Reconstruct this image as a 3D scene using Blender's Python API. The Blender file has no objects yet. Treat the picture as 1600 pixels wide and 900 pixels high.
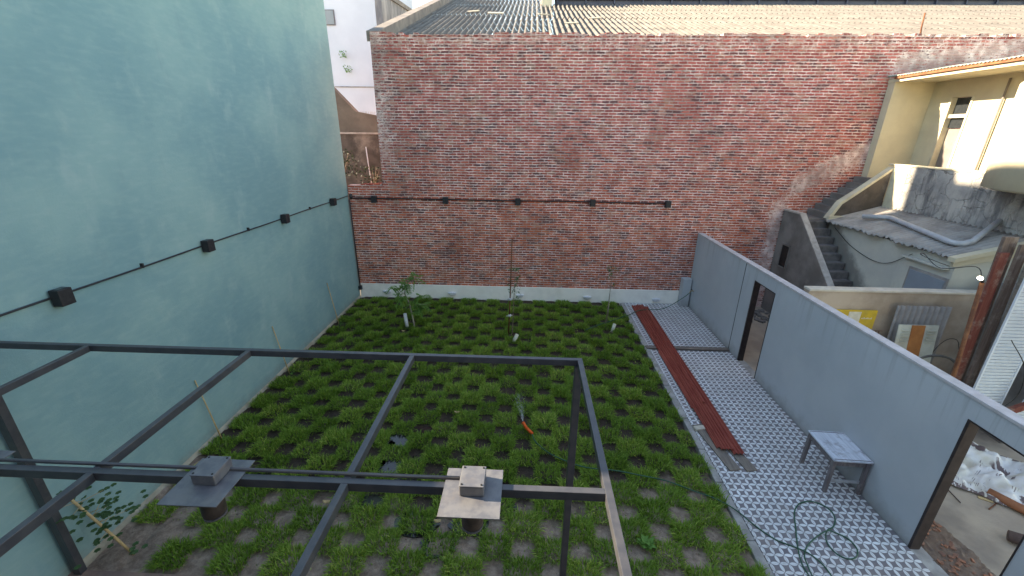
import bpy, bmesh, math, random
import numpy as np
from mathutils import Vector, Matrix, noise as mnoise
random.seed(7); rng = np.random.default_rng(11)
C = bpy.context.scene
R = math.radians
# ---------------------------------------------------------------- camera
cam = bpy.data.cameras.new('camera'); camo = bpy.data.objects.new('camera', cam); C.collection.objects.link(camo)
C.camera = camo
cam.sensor_width = 36; cam.lens = 36*650/1600; cam.clip_start = .05; cam.clip_end = 2000
p_, y_, r_ = .35716, .0364, .01143
f = Vector((-math.sin(y_)*math.cos(p_), math.cos(y_)*math.cos(p_), -math.sin(p_)))
rt = Vector((math.cos(y_), math.sin(y_), 0)); up = rt.cross(f)
r2 = math.cos(r_)*rt + math.sin(r_)*up; u2 = -math.sin(r_)*rt + math.cos(r_)*up
M3 = Matrix((r2, u2, -f)).transposed()
camo.matrix_world = Matrix.Translation((0, 0, 5)) @ M3.to_4x4()
# ---------------------------------------------------------------- world, sun, exposure
SUN = Vector((-1, .17, .5)).normalized()
el = math.asin(SUN.z); az = math.atan2(SUN.x, SUN.y)
w = bpy.data.worlds.new('World'); C.world = w; w.use_nodes = True
wn = w.node_tree.nodes; bg = wn['Background']
sky = wn.new('ShaderNodeTexSky'); sky.sky_type = 'NISHITA'; sky.sun_disc = False
sky.sun_elevation = el; sky.sun_rotation = az % (2*math.pi)
sky.air_density = 1.0; sky.dust_density = .0; sky.ozone_density = 2.0
w.node_tree.links.new(sky.outputs[0], bg.inputs[0]); bg.inputs[1].default_value = .15
sl = bpy.data.lights.new('sun', 'SUN'); so = bpy.data.objects.new('sun', sl); C.collection.objects.link(so)
sl.energy = 4.4; sl.angle = R(.6); sl.color = (1, .97, .92)
so.rotation_euler = SUN.to_track_quat('Z', 'Y').to_euler(); so.location = (-20, 5, 20)
C.view_settings.view_transform = 'Standard'; C.view_settings.look = 'None'
C.view_settings.exposure = 2.1; C.view_settings.gamma = 1
try:
    C.view_settings.use_white_balance = True
    C.view_settings.white_balance_temperature = 9500
    C.view_settings.white_balance_tint = 10
except Exception: pass

# ---------------------------------------------------------------- node helpers
def lin(c):
    return tuple(((v/255)/12.92 if v/255 <= .04045 else ((v/255+.055)/1.055)**2.4) for v in c)
class NT:
    def __init__(s, name, rough=.8, spec=.3, metal=0):
        s.m = bpy.data.materials.new(name); s.m.use_nodes = True
        s.n = s.m.node_tree.nodes; s.l = s.m.node_tree.links
        s.b = s.n['Principled BSDF']
        s.b.inputs['Roughness'].default_value = rough; s.b.inputs['Metallic'].default_value = metal
        s.b.inputs['Specular IOR Level'].default_value = spec
        s._p = None
    def pos(s):
        if s._p is None: s._p = s.n.new('ShaderNodeNewGeometry').outputs['Position']
        return s._p
    def link(s, a, b): s.l.new(a, b)
    def _in(s, sock, v):
        if hasattr(v, 'is_linked') or isinstance(v, bpy.types.NodeSocket): s.l.new(v, sock)
        elif isinstance(v, tuple) and len(v) == 3 and sock.type == 'RGBA': sock.default_value = (*v, 1)
        else: sock.default_value = v
    def math(s, op, a, b=None, c=None, clamp=False):
        n = s.n.new('ShaderNodeMath'); n.operation = op; n.use_clamp = clamp
        s._in(n.inputs[0], a)
        if b is not None: s._in(n.inputs[1], b)
        if c is not None: s._in(n.inputs[2], c)
        return n.outputs[0]
    def sep(s, v):
        n = s.n.new('ShaderNodeSeparateXYZ'); s._in(n.inputs[0], v); return n.outputs
    def comb(s, x, y, z):
        n = s.n.new('ShaderNodeCombineXYZ')
        for i, v in enumerate((x, y, z)): s._in(n.inputs[i], v)
        return n.outputs[0]
    def mapv(s, v, scale=(1, 1, 1), loc=(0, 0, 0)):
        n = s.n.new('ShaderNodeMapping'); s._in(n.inputs[0], v)
        n.inputs['Scale'].default_value = scale; n.inputs['Location'].default_value = loc; return n.outputs[0]
    def noise(s, scale, detail=4, rough=.55, vec=None, dist=0, col=False):
        n = s.n.new('ShaderNodeTexNoise'); s._in(n.inputs['Vector'], vec if vec is not None else s.pos())
        n.inputs['Scale'].default_value = scale; n.inputs['Detail'].default_value = detail
        n.inputs['Roughness'].default_value = rough; n.inputs['Distortion'].default_value = dist
        return n.outputs['Color' if col else 'Fac']
    def vor(s, scale, feature='F1', vec=None, out='Distance'):
        n = s.n.new('ShaderNodeTexVoronoi'); n.feature = feature
        s._in(n.inputs['Vector'], vec if vec is not None else s.pos()); n.inputs['Scale'].default_value = scale
        return n.outputs[out]
    def ramp(s, v, a, b):      # smooth 0..1 between a and b
        n = s.n.new('ShaderNodeMapRange'); n.interpolation_type = 'SMOOTHSTEP'
        s._in(n.inputs[0], v); n.inputs[1].default_value = a; n.inputs[2].default_value = b; return n.outputs[0]
    def mix(s, fac, a, b, blend='MIX'):
        n = s.n.new('ShaderNodeMix'); n.data_type = 'RGBA'; n.blend_type = blend
        s._in(n.inputs[0], fac); s._in(n.inputs[6], a); s._in(n.inputs[7], b); return n.outputs[2]
    def base(s, v): s._in(s.b.inputs['Base Color'], v)
    def bump(s, h, strength=.3, dist=.01):
        n = s.n.new('ShaderNodeBump'); s._in(n.inputs['Height'], h)
        n.inputs['Strength'].default_value = strength; n.inputs['Distance'].default_value = dist
        s.l.new(n.outputs[0], s.b.inputs['Normal'])
def mottled(name, c1, c2, scale=2, rough=.8, spec=.3, bump=.25, fine=60, c3=None, s3=.6, metal=0, lo=.35, hi=.65, dist=.004):
    t = NT(name, rough, spec, metal)
    col = t.mix(t.ramp(t.noise(scale, 6, .6), lo, hi), c1, c2)
    if c3: col = t.mix(t.math('MULTIPLY', t.ramp(t.noise(scale*.37, 5, .65, vec=t.mapv(t.pos(), loc=(3, 7, 1))), .5, .72), s3), col, c3)
    t.base(col)
    if bump: t.bump(t.noise(fine, 4, .7), bump, dist)
    return t.m
# ---------------------------------------------------------------- materials
M = {}
# teal render, hand-rolled paint
t = NT('teal_render', .75, .25)
big = t.ramp(t.noise(.55, 5, .6), .35, .7)
col = t.mix(big, (.165, .315, .345), (.24, .395, .40))
col = t.mix(t.math('MULTIPLY', t.ramp(t.noise(1.6, 5, .6, vec=t.mapv(t.pos(), (1, 1.2, .7), (4, 2, 9))), .56, .74), .38), col, (.34, .46, .46))
col = t.mix(t.math('MULTIPLY', t.ramp(t.noise(2.3, 6, .7, vec=t.mapv(t.pos(), (1, 2, .35), (1, 5, 3))), .55, .8), .30), col, (.165, .26, .285))
sz = t.sep(t.pos())[2]
spl = t.math('MULTIPLY', t.math('SUBTRACT', 1, t.ramp(t.math('ADD', sz, t.math('MULTIPLY', t.noise(6, 5, .7), .4)), .22, .5)), .5)
col = t.mix(spl, col, (.20, .20, .165))
rl = t.noise(1, 5, .6, vec=t.mapv(t.pos(), (1, 5, 18)))
col = t.mix(t.math('MULTIPLY', t.ramp(rl, .4, .75), .12), col, (.45, .55, .54))
t.base(col); t.bump(t.math('ADD', t.noise(45, 5, .7), t.math('MULTIPLY', t.noise(4, 3), .8)), .35, .012); M['teal'] = t.m
M['tealbase'] = mottled('render_skirt', (.42, .38, .30), (.30, .27, .21), 5)
# old brick
def brick(name, sx, row=.0725, wid=.225, smear=0.0, tone=0):
    t = NT(name, .9, .15)
    s = t.sep(t.pos()); u = s[0] if sx else s[1]; z = s[2]
    nz = t.noise(1.1, 3, .5, col=True); n2 = t.noise(22, 3, .6, col=True)
    v = t.comb(t.math('MULTIPLY', u, 1.55), z, 0.0)
    vm = t.n.new('ShaderNodeVectorMath'); vm.operation = 'MULTIPLY_ADD'; t.link(nz, vm.inputs[0]); vm.inputs[1].default_value = (.05, .05, 0); t.link(v, vm.inputs[2])
    vm2 = t.n.new('ShaderNodeVectorMath'); vm2.operation = 'MULTIPLY_ADD'; t.link(n2, vm2.inputs[0]); vm2.inputs[1].default_value = (.034, .03, 0); t.link(vm.outputs[0], vm2.inputs[2])
    def bt(c1, c2, cm, ms=.0155):
        b = t.n.new('ShaderNodeTexBrick'); t.link(vm2.outputs[0], b.inputs['Vector'])
        for k, c in (('Color1', c1), ('Color2', c2), ('Mortar', cm)): b.inputs[k].default_value = (*c, 1)
        b.inputs['Scale'].default_value = 1; b.inputs['Mortar Size'].default_value = ms; b.inputs['Mortar Smooth'].default_value = .35
        b.inputs['Bias'].default_value = 0; b.inputs['Brick Width'].default_value = wid*1.55; b.inputs['Row Height'].default_value = row
        b.offset = .5; b.squash = 1; return b
    b0 = bt((.0, .0, .0), (1, 1, 1), (.5, .5, .5))
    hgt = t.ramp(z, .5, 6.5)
    dark = t.mix(hgt, (.32, .058, .028), (.29, .066, .062)); lite = t.mix(hgt, (.70, .175, .08), (.58, .155, .135))  # orange low, purple high: light difference and weathering put into brick colour
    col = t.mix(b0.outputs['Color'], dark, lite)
    # patches of other firings
    col = t.mix(t.math('MULTIPLY', t.ramp(t.noise(.9, 5, .65, vec=t.mapv(t.pos(), loc=(9, 0, 3))), .55, .75), .55), col, (.44, .19, .10))
    brk = t.vor(1, 'F1', vec=t.mapv(vm2.outputs[0], (1/.349, 1/.0725, 1)), out='Color')
    bs = t.sep(brk)
    col = t.mix(t.math('MULTIPLY', t.ramp(bs[0], .72, .85), .75), col, (.085, .055, .062))
    col = t.mix(t.math('MULTIPLY', t.ramp(bs[1], .82, .9), .5), col, (.50, .29, .22))
    mort = t.mix(t.ramp(t.noise(5, 4), .35, .7), (.60, .40, .37), (.98, .78, .74))
    mort = t.mix(t.math('MULTIPLY', t.ramp(t.noise(.7, 4, .6, vec=t.mapv(t.pos(), loc=(2, 0, 8))), .5, .7), .55), mort, (.17, .12, .11))
    fac = b0.outputs['Fac']
    # mortar breaks up and smears over the bricks
    brkup = t.ramp(t.noise(30, 4, .7), .30, .52)
    fac = t.math('MULTIPLY', fac, t.math('MULTIPLY_ADD', brkup, .6, .4))
    sm = t.ramp(t.noise(9, 6, .75, vec=t.mapv(t.pos(), (1, 1, 2.2))), .60 - smear, .68 - smear)
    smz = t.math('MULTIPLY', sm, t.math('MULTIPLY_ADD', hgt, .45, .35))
    # thick smears in a band by the old roof scar on the right and the top left corner
    xx, zz = s[0], s[2]
    d1 = t.math('ABSOLUTE', t.math('SUBTRACT', zz, t.math('MULTIPLY_ADD', t.math('SUBTRACT', xx, 7.2), .55, 3.55)))
    scar = t.math('MULTIPLY', t.math('SUBTRACT', 1, t.ramp(d1, .1, .6)), t.ramp(xx, 7.0, 7.6))
    d2 = t.math('ABSOLUTE', t.math('SUBTRACT', zz, t.math('MULTIPLY_ADD', t.math('SUBTRACT', xx, 9.0), .12, 6.7)))
    scar = t.math('MAXIMUM', scar, t.math('MULTIPLY', t.math('SUBTRACT', 1, t.ramp(d2, .1, .5)), t.ramp(xx, 8.9, 9.4)))
    scar = t.math('MAXIMUM', scar, t.math('MULTIPLY', t.math('SUBTRACT', 1, t.ramp(t.math('ABSOLUTE', t.math('SUBTRACT', xx, 7.15)), .05, .4)), t.math('SUBTRACT', 1, t.ramp(zz, 3.0, 3.8))))
    scar = t.math('MAXIMUM', scar, t.math('MULTIPLY', t.math('SUBTRACT', 1, t.ramp(xx, -4.2, -3.3)), t.math('MULTIPLY', t.ramp(zz, 3.6, 4.4), .75)))
    scar = t.math('MAXIMUM', scar, t.math('MULTIPLY', t.ramp(zz, 6.7, 7.3), .55))
    sc = t.ramp(t.math('ADD', t.noise(11, 7, .85, vec=t.mapv(t.pos(), (1, 1, 1.9))), t.math('MULTIPLY', scar, .19)), .61, .66)
    sm2 = t.math('MAXIMUM', smz, t.math('MULTIPLY', sc, .85))
    fac = t.math('MAXIMUM', fac, sm2)
    col = t.mix(fac, col, mort)
    # dark soot specks
    col = t.mix(t.math('MULTIPLY', t.ramp(t.noise(5.5, 6, .8, vec=t.mapv(t.pos(), (1, 1, 1.6), (5, 5, 5))), .64, .74), .6), col, (.075, .055, .06))
    t.base(col)
    t.bump(t.math('ADD', t.math('MULTIPLY', t.math('SUBTRACT', 1, b0.outputs['Fac']), 1.0), t.math('MULTIPLY', t.noise(40, 4, .7), .5)), .9, .014)
    return t.m
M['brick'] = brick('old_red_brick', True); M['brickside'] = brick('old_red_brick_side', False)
M['plinth'] = mottled('white_plinth_paint', (.95, .90, .83), (.88, .83, .765), 3, c3=(.55, .52, .47), s3=.35)
t = NT('grey_render', .8, .25)
z = t.sep(t.pos())[2]
col = t.mix(t.ramp(t.noise(.8, 5, .6), .35, .7), (.44, .475, .51), (.50, .53, .56))
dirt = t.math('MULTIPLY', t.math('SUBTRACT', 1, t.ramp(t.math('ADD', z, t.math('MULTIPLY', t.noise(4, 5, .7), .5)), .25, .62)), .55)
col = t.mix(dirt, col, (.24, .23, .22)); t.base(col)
col = t.mix(t.math('MULTIPLY', t.ramp(t.noise(1, 5, .65, vec=t.mapv(t.pos(), (1, 1.6, .5))), .5, .72), .22), col, (.52, .54, .56))
drip = t.math('MULTIPLY', t.math('MULTIPLY', t.ramp(t.noise(1, 4, .7, vec=t.mapv(t.pos(), (1, 9, .4))), .5, .66), t.ramp(z, 1.5, 2.25)), .3)
col = t.mix(drip, col, (.22, .22, .215)); t.base(col)
t.bump(t.math('ADD', t.noise(90, 4, .7), t.noise(5, 3)), .3, .006); M['grey'] = t.m
M['coping'] = mottled('coping_paint', (.56, .53, .545), (.46, .43, .435), 6, c3=(.35, .33, .32), s3=.4)
M['jamb'] = mottled('dark_brown_lining', (.035, .024, .024), (.05, .036, .034), 8, .55)
M['steel'] = mottled('dark_grey_painted_steel', (.042, .044, .054), (.062, .062, .07), 10, .36, .6, .12, 120, c3=(.10, .09, .085), s3=.35)
M['plate'] = mottled('bare_steel_plate', (.09, .093, .11), (.14, .14, .15), 14, .36, .6, .1, 120, c3=(.14, .125, .12), s3=.5)
M['fixture'] = mottled('brown_black_fixture', (.045, .036, .033), (.07, .055, .05), 20, .5)
M['black'] = mottled('black_plastic', (.018, .018, .022), (.028, .028, .032), 20, .5, .4, .05)
M['screw'] = mottled('dark_screw', (.01, .01, .01), (.02, .02, .02), 20, .5)
M['glass_dark'] = mottled('dark_lens', (.02, .025, .03), (.03, .035, .04), 20, .15, .5, 0)
M['whiteplastic'] = mottled('white_plastic', (.72, .73, .78), (.62, .63, .68), 20, .4)
M['hose'] = mottled('green_hose_rubber', (.012, .085, .05), (.02, .11, .065), 20, .4, .5, .05)
M['orange'] = mottled('orange_plastic', (.85, .12, .02), (.75, .10, .02), 20, .4)
# tiles
def tiles():
    t = NT('interlaced_circle_tiles', .45, .4); s = t.sep(t.pos()); S = .1135
    u = t.math('FRACT', t.math('DIVIDE', t.math('ADD', s[0], 20.0), S)); v = t.math('FRACT', t.math('DIVIDE', t.math('ADD', s[1], 20.02), S))
    u = t.math('MINIMUM', u, t.math('SUBTRACT', 1, u)); v = t.math('MINIMUM', v, t.math('SUBTRACT', 1, v))
    def ln(a, b): return t.math('SQRT', t.math('ADD', t.math('MULTIPLY', a, a), t.math('MULTIPLY', b, b)))
    d = t.math('MINIMUM', ln(t.math('SUBTRACT', 1, u), v), ln(u, t.math('SUBTRACT', 1, v)))
    petal = t.math('SUBTRACT', 1, t.ramp(d, .675, .70))
    g = t.mix(t.ramp(t.noise(6, 5, .7), .35, .7), (.18, .165, .185), (.25, .22, .23))
    wht = t.mix(t.ramp(t.noise(2.2, 5, .7), .35, .72), (.82, .84, .86), (.68, .69, .70))
    col = t.mix(petal, g, wht)
    gu = t.math('FRACT', t.math('DIVIDE', t.math('ADD', s[0], 20.0+S/2), 2*S)); gv = t.math('FRACT', t.math('DIVIDE', t.math('ADD', s[1], 20.02+S/2), 2*S))
    gr = t.math('MAXIMUM', t.math('GREATER_THAN', t.math('ABSOLUTE', t.math('SUBTRACT', gu, .5)), .491), t.math('GREATER_THAN', t.math('ABSOLUTE', t.math('SUBTRACT', gv, .5)), .491))
    col = t.mix(t.math('MULTIPLY', gr, .6), col, (.16, .15, .15))
    col = t.mix(t.math('MULTIPLY', t.ramp(t.noise(1.3, 7, .72), .50, .75), .28), col, (.30, .27, .25))
    mud = t.math('MULTIPLY', t.ramp(t.math('ADD', t.noise(3, 6, .75), t.math('MULTIPLY', t.math('SUBTRACT', 1, t.ramp(s[0], 3.0, 3.5)), .12)), .58, .72), .32)
    col = t.mix(mud, col, (.20, .155, .13))
    tl = t.n.new('ShaderNodeTexWhiteNoise'); tl.noise_dimensions = '2D'
    t.link(t.comb(t.math('FLOOR', t.math('DIVIDE', t.math('ADD', s[0], 20.0+S/2), 2*S)), t.math('FLOOR', t.math('DIVIDE', t.math('ADD', s[1], 20.02+S/2), 2*S)), 0.0), tl.inputs['Vector'])
    col = t.mix(t.math('MULTIPLY', tl.outputs['Value'], .16), col, (.22, .21, .20))
    t.base(col); t.link(t.math('MULTIPLY_ADD', t.noise(3, 4), .4, .3), t.b.inputs['Roughness'])
    return t.m
M['tile'] = tiles()
M['concrete'] = mottled('kerb_concrete', (.42, .40, .38), (.29, .27, .26), 5, c3=(.16, .14, .13), s3=.6, bump=.5, fine=40)
M['yard'] = mottled('yard_concrete', (.46, .37, .29), (.35, .28, .225), 1.3, c3=(.17, .14, .125), s3=.7, bump=.5, fine=25, dist=.01)
M['ground'] = mottled('far_ground', (.2, .18, .16), (.15, .14, .12), .3)
M['dirt'] = mottled('rubble_dirt', (.17, .11, .085), (.24, .165, .125), 6, c3=(.10, .07, .06), s3=.7, bump=.8, fine=30, dist=.02)
M['chip1'] = mottled('brick_rubble', (.36, .15, .09), (.24, .13, .10), 9)
M['terra'] = mottled('terracotta_paving', (.30, .19, .155), (.22, .14, .12), 4, c3=(.16, .11, .10))
# soil
t = NT('garden_soil', .9, .3); s = t.sep(t.pos())
wet = t.mix(t.ramp(t.noise(7, 6, .7), .35, .7), (.038, .023, .017), (.075, .048, .037))
dry = t.mix(t.ramp(t.noise(9, 6, .7), .35, .7), (.22, .155, .12), (.40, .30, .24))
dd = t.math('ADD', t.math('MULTIPLY', t.noise(.9, 4, .6), 2.4), t.math('SUBTRACT', 3.95, s[1]))
dd = t.math('ADD', dd, t.math('MULTIPLY', t.math('ABSOLUTE', t.math('ADD', s[0], 1.2)), .22))
dry_f = t.ramp(t.math('ADD', dd, t.math('MULTIPLY', t.noise(12, 4), .5)), .85, 1.6)
t.base(t.mix(dry_f, wet, dry))
t.link(t.math('MULTIPLY_ADD', dry_f, .35, .6), t.b.inputs['Roughness'])
t.bump(t.noise(30, 6, .75), .8, .02); M['soil'] = t.m
t = NT('puddle_water', .04, .5); t.base((.02, .018, .018)); t.b.inputs['Roughness'].default_value = .05; t.bump(t.noise(6, 2), .05, .01); M['water'] = t.m
def leafmat(name, a, b, c, trans=.25):
    t = NT(name, .55, .3); at = t.n.new('ShaderNodeAttribute'); at.attribute_name = 'shade'
    col = t.mix(t.ramp(at.outputs['Fac'], 0, .6), a, b); col = t.mix(t.ramp(at.outputs['Fac'], .65, 1), col, c)
    col = t.mix(t.math('MULTIPLY', t.ramp(t.noise(1.1, 3), .35, .7), .35), col, b)
    t.base(col); tr = t.n.new('ShaderNodeBsdfTranslucent'); t.link(col, tr.inputs[0])
    mx = t.n.new('ShaderNodeMixShader'); mx.inputs[0].default_value = trans
    t.link(t.b.outputs[0], mx.inputs[1]); t.link(tr.outputs[0], mx.inputs[2]); t.link(mx.outputs[0], t.n['Material Output'].inputs[0])
    return t.m
M['grass'] = leafmat('grass_blades', (.09, .19, .022), (.215, .37, .05), (.54, .60, .15), .35)
M['leaf'] = leafmat('young_leaf', (.07, .18, .035), (.12, .28, .06), (.19, .37, .10))
M['leafdark'] = leafmat('dusky_leaf', (.045, .105, .045), (.075, .16, .06), (.13, .22, .10))
M['bark'] = mottled('pale_bark', (.42, .38, .32), (.30, .26, .21), 12)
M['barkbrown'] = mottled('thin_brown_stem', (.20, .15, .11), (.28, .22, .16), 12)
M['cane'] = mottled('bamboo_cane', (.58, .42, .22), (.48, .34, .18), 9)
M['rust'] = mottled('rusted_iron', (.22, .085, .04), (.13, .05, .03), 9, .8, c3=(.32, .15, .08))
M['tube'] = mottled('cream_pvc_tube', (.72, .68, .55), (.62, .58, .46), 12)
M['redox'] = NT('red_oxide_sheet', .5, .4).m
t = NT('red_oxide_sheet_b', .55, .35); col = t.mix(t.ramp(t.noise(2.2, 6, .7, vec=t.mapv(t.pos(), (4, .7, 4))), .35, .7), (.25, .042, .03), (.36, .08, .055))
col = t.mix(t.math('MULTIPLY', t.ramp(t.noise(9, 6, .75), .58, .7), .5), col, (.14, .04, .035)); t.base(col); M['redox'] = t.m
def wood(name, a, b, c, axis=1, sc=1):
    t = NT(name, .8, .2); st = [30, 30, 30]; st[axis] = 2.2
    col = t.mix(t.ramp(t.noise(sc, 6, .7, vec=t.mapv(t.pos(), tuple(st))), .35, .68), a, b)
    col = t.mix(t.math('MULTIPLY', t.ramp(t.noise(5, 5, .7), .5, .7), .6), col, c); t.base(col)
    t.bump(t.noise(sc, 5, .7, vec=t.mapv(t.pos(), tuple(st))), .4, .004); return t.m
M['plank'] = wood('weathered_plank', (.26, .215, .18), (.17, .14, .125), (.33, .28, .235))
M['plankx'] = wood('weathered_plank_across', (.24, .19, .16), (.15, .12, .11), (.33, .28, .24), 0)
M['tabletop'] = wood('whitewashed_tabletop', (.66, .70, .78), (.50, .53, .60), (.15, .11, .12), 1)
M['tableleg'] = wood('weathered_table_leg', (.15, .13, .14), (.23, .205, .21), (.32, .29, .28), 2)
M['rail'] = mottled('pale_table_rail', (.45, .47, .50), (.33, .34, .36), 9)
M['oldpost'] = wood('old_peeling_timber', (.13, .09, .075), (.22, .165, .14), (.34, .29, .25), 2)
M['redpost'] = wood('old_red_timber', (.17, .045, .035), (.23, .08, .06), (.34, .27, .22), 2)
# roof sheets
t = NT('weathered_cement_sheet', .85, .2)
col = t.mix(t.ramp(t.noise(1.7, 6, .7, vec=t.mapv(t.pos(), (2.5, .6, 1))), .3, .72), (.13, .118, .11), (.20, .185, .17))
col = t.mix(t.math('MULTIPLY', t.ramp(t.noise(14, 5, .8), .55, .7), .45), col, (.17, .15, .15)); t.base(col)
t.bump(t.noise(40, 4, .7), .3, .008); M['roof'] = t.m
M['gable'] = mottled('gable_render', (.28, .24, .215), (.19, .165, .155), 2.5, c3=(.17, .15, .15), s3=.6)
M['clere'] = mottled('dark_blue_fascia', (.045, .055, .095), (.07, .08, .12), 2, .5)
M['cream_block'] = mottled('cream_block', (.66, .60, .45), (.56, .50, .40), 3)
M['whitewall'] = mottled('white_building_paint', (.60, .64, .74), (.53, .57, .67), .4, c3=(.46, .49, .57), s3=.4)
t = NT('streaked_grey_gable', .9, .2)
col = t.mix(t.ramp(t.noise(1, 6, .7, vec=t.mapv(t.pos(), (1, 2.2, .35))), .35, .65), (.16, .16, .18), (.40, .38, .38)); t.base(col); M['streak'] = t.m
M['tan'] = mottled('tan_render', (.19, .165, .14), (.13, .112, .095), 1.2, c3=(.10, .085, .075), s3=.7, bump=.5, fine=14)
M['tandark'] = mottled('peeling_dark_render', (.07, .06, .055), (.12, .10, .09), 2.6, c3=(.30, .26, .23), s3=.9, bump=.7, fine=12)
M['stair'] = mottled('mossy_stair_concrete', (.16, .145, .135), (.25, .23, .215), 1.8, c3=(.085, .08, .075), s3=.7, bump=.6, fine=25)
M['stairedge'] = mottled('pale_stair_edge', (.45, .41, .38), (.33, .30, .28), 8)
t = NT('cracked_stained_concrete', .9, .2)
col = t.mix(t.ramp(t.noise(1.3, 6, .65), .35, .65), (.27, .265, .26), (.47, .445, .41))
cr = t.vor(1.9, 'DISTANCE_TO_EDGE', vec=t.noise(1.2, 4, .6, col=True))
nv = t.n.new('ShaderNodeVectorMath'); nv.operation = 'MULTIPLY_ADD'; t.link(t.noise(2, 4, .6, col=True), nv.inputs[0]); nv.inputs[1].default_value = (.7, .7, .7); t.link(t.pos(), nv.inputs[2])
cr = t.vor(2.6, 'DISTANCE_TO_EDGE', vec=nv.outputs[0])
col = t.mix(t.math('MULTIPLY', t.math('SUBTRACT', 1, t.ramp(cr, .0, .028)), t.math('MULTIPLY', t.ramp(t.noise(1.9, 4), .48, .6), .8)), col, (.14, .13, .13))
col = t.mix(t.math('MULTIPLY', t.ramp(t.noise(1.1, 6, .7, vec=t.mapv(t.pos(), (1, 2.2, .5), (7, 1, 1))), .48, .62), .8), col, (.12, .12, .125))
t.base(col); t.bump(t.math('ADD', t.noise(9, 6, .7), t.ramp(cr, 0, .06)), .6, .03); M['stained'] = t.m
M['cream'] = mottled('cream_house_paint', (.62, .555, .41), (.53, .47, .35), 1.2, c3=(.47, .42, .32), s3=.5)
M['creamlite'] = mottled('cream_parapet_paint', (.66, .60, .45), (.52, .47, .36), 2.5, c3=(.36, .32, .26), s3=.55)
M['offwhite'] = mottled('offwhite_lime_wall', (.58, .57, .50), (.48, .48, .44), .9, c3=(.36, .36, .32), s3=.45)
t = NT('stained_offwhite_wall', .85, .2); s_ = t.sep(t.pos())
col = t.mix(t.ramp(t.noise(.9, 6, .6), .35, .65), (.58, .57, .50), (.47, .47, .43))
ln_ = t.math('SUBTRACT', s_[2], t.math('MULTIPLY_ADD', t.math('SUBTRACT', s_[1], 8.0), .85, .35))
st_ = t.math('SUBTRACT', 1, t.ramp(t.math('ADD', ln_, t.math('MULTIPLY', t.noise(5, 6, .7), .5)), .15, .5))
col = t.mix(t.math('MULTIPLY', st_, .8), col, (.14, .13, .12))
col = t.mix(t.math('MULTIPLY', t.ramp(t.noise(1.8, 6, .7, vec=t.mapv(t.pos(), (1, 2, .5))), .55, .75), .4), col, (.33, .32, .28)); t.base(col); M['stainwall'] = t.m
M['stepdark'] = mottled('dark_worn_step', (.10, .09, .09), (.17, .155, .15), 4, c3=(.06, .055, .055), s3=.6, bump=.6, fine=25)
M['pane'] = mottled('dusty_window_sheet', (.26, .30, .34), (.22, .26, .30), 1.5, .5)
M['tin'] = mottled('grey_fibre_roof', (.36, .34, .325), (.26, .24, .23), 3, c3=(.12, .11, .11), s3=.6, bump=.5)
M['rusttin'] = mottled('rusty_tin_edge', (.30, .12, .06), (.20, .075, .04), 5, c3=(.42, .34, .24), s3=.7)
M['greentin'] = mottled('faded_green_tin', (.20, .28, .24), (.35, .38, .34), 5)
M['pvc'] = mottled('grey_pvc', (.42, .44, .47), (.36, .38, .41), 8, .4)
M['lowwall'] = mottled('patched_yard_wall', (.34, .26, .20), (.48, .38, .30), 1.6, c3=(.60, .50, .42), s3=.7, bump=.5, fine=14)
M['lowtop'] = mottled('cream_wall_cap', (.60, .54, .46), (.48, .43, .37), 5)
M['yellow'] = mottled('faded_yellow_panel', (.66, .43, .05), (.54, .35, .05), 5, c3=(.30, .25, .10), s3=.4)
M['paper'] = mottled('sunbleached_paper', (.68, .63, .52), (.58, .53, .43), 9)
M['panelwhite'] = mottled('painted_metal_cover', (.56, .58, .52), (.46, .48, .43), 5, .5, c3=(.30, .24, .18), s3=.4)
M['panelorange'] = mottled('orange_stripe', (.46, .18, .06), (.36, .13, .045), 5, .5)
M['corr'] = mottled('grey_corrugated_sheet', (.30, .27, .25), (.22, .20, .19), 3)
M['louver'] = mottled('white_blue_slats', (.62, .68, .74), (.54, .59, .65), 3, .5)
M['clothm'] = None
t = NT('printed_white_tarp', .7, .3)
uvn = t.n.new('ShaderNodeUVMap').outputs[0]
us = t.sep(uvn)
a = t.noise(4.5, 3, .6, vec=t.mapv(uvn, (1.0, .8, 1)), dist=.6)
pr = t.math('MULTIPLY', t.ramp(a, .57, .59), t.ramp(t.noise(2.6, 2, vec=uvn), .44, .50))
bars = t.math('MULTIPLY', t.math('GREATER_THAN', t.math('FRACT', t.math('MULTIPLY', us[0], 30)), .6), t.math('MULTIPLY', t.ramp(t.noise(5, 2, vec=t.mapv(uvn, loc=(4, 4, 0))), .62, .64), .8))
edge = t.math('GREATER_THAN', t.math('ABSOLUTE', t.math('SUBTRACT', us[1], .5)), .465)
edge = t.math('MULTIPLY', edge, t.ramp(t.noise(14, 2, vec=uvn), .42, .5))
pr = t.math('MAXIMUM', t.math('MAXIMUM', pr, edge), bars)
t.base(t.mix(t.math('MULTIPLY', pr, .9), t.mix(t.ramp(t.noise(3, 4), .4, .7), (.70, .68, .68), (.60, .55, .46)), (.11, .06, .065))); M['clothm'] = t.m
M['clay'] = mottled('clay_pipe', (.42, .17, .09), (.34, .13, .07), 6)
M['darklog'] = mottled('dark_log', (.10, .065, .06), (.15, .10, .09), 9)
M['vine'] = leafmat('wild_bush_leaf', (.012, .022, .012), (.02, .038, .018), (.035, .055, .028))
M['rubberring'] = mottled('grey_black_tubing', (.09, .085, .08), (.14, .13, .12), 9)
t = NT('lit_bulb', .4); t.b.inputs['Base Color'].default_value = (.9, .92, .85, 1); t.b.inputs['Emission Color'].default_value = (.95, 1, .85, 1); t.b.inputs['Emission Strength'].default_value = 2.5; M['bulb'] = t.m
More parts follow.
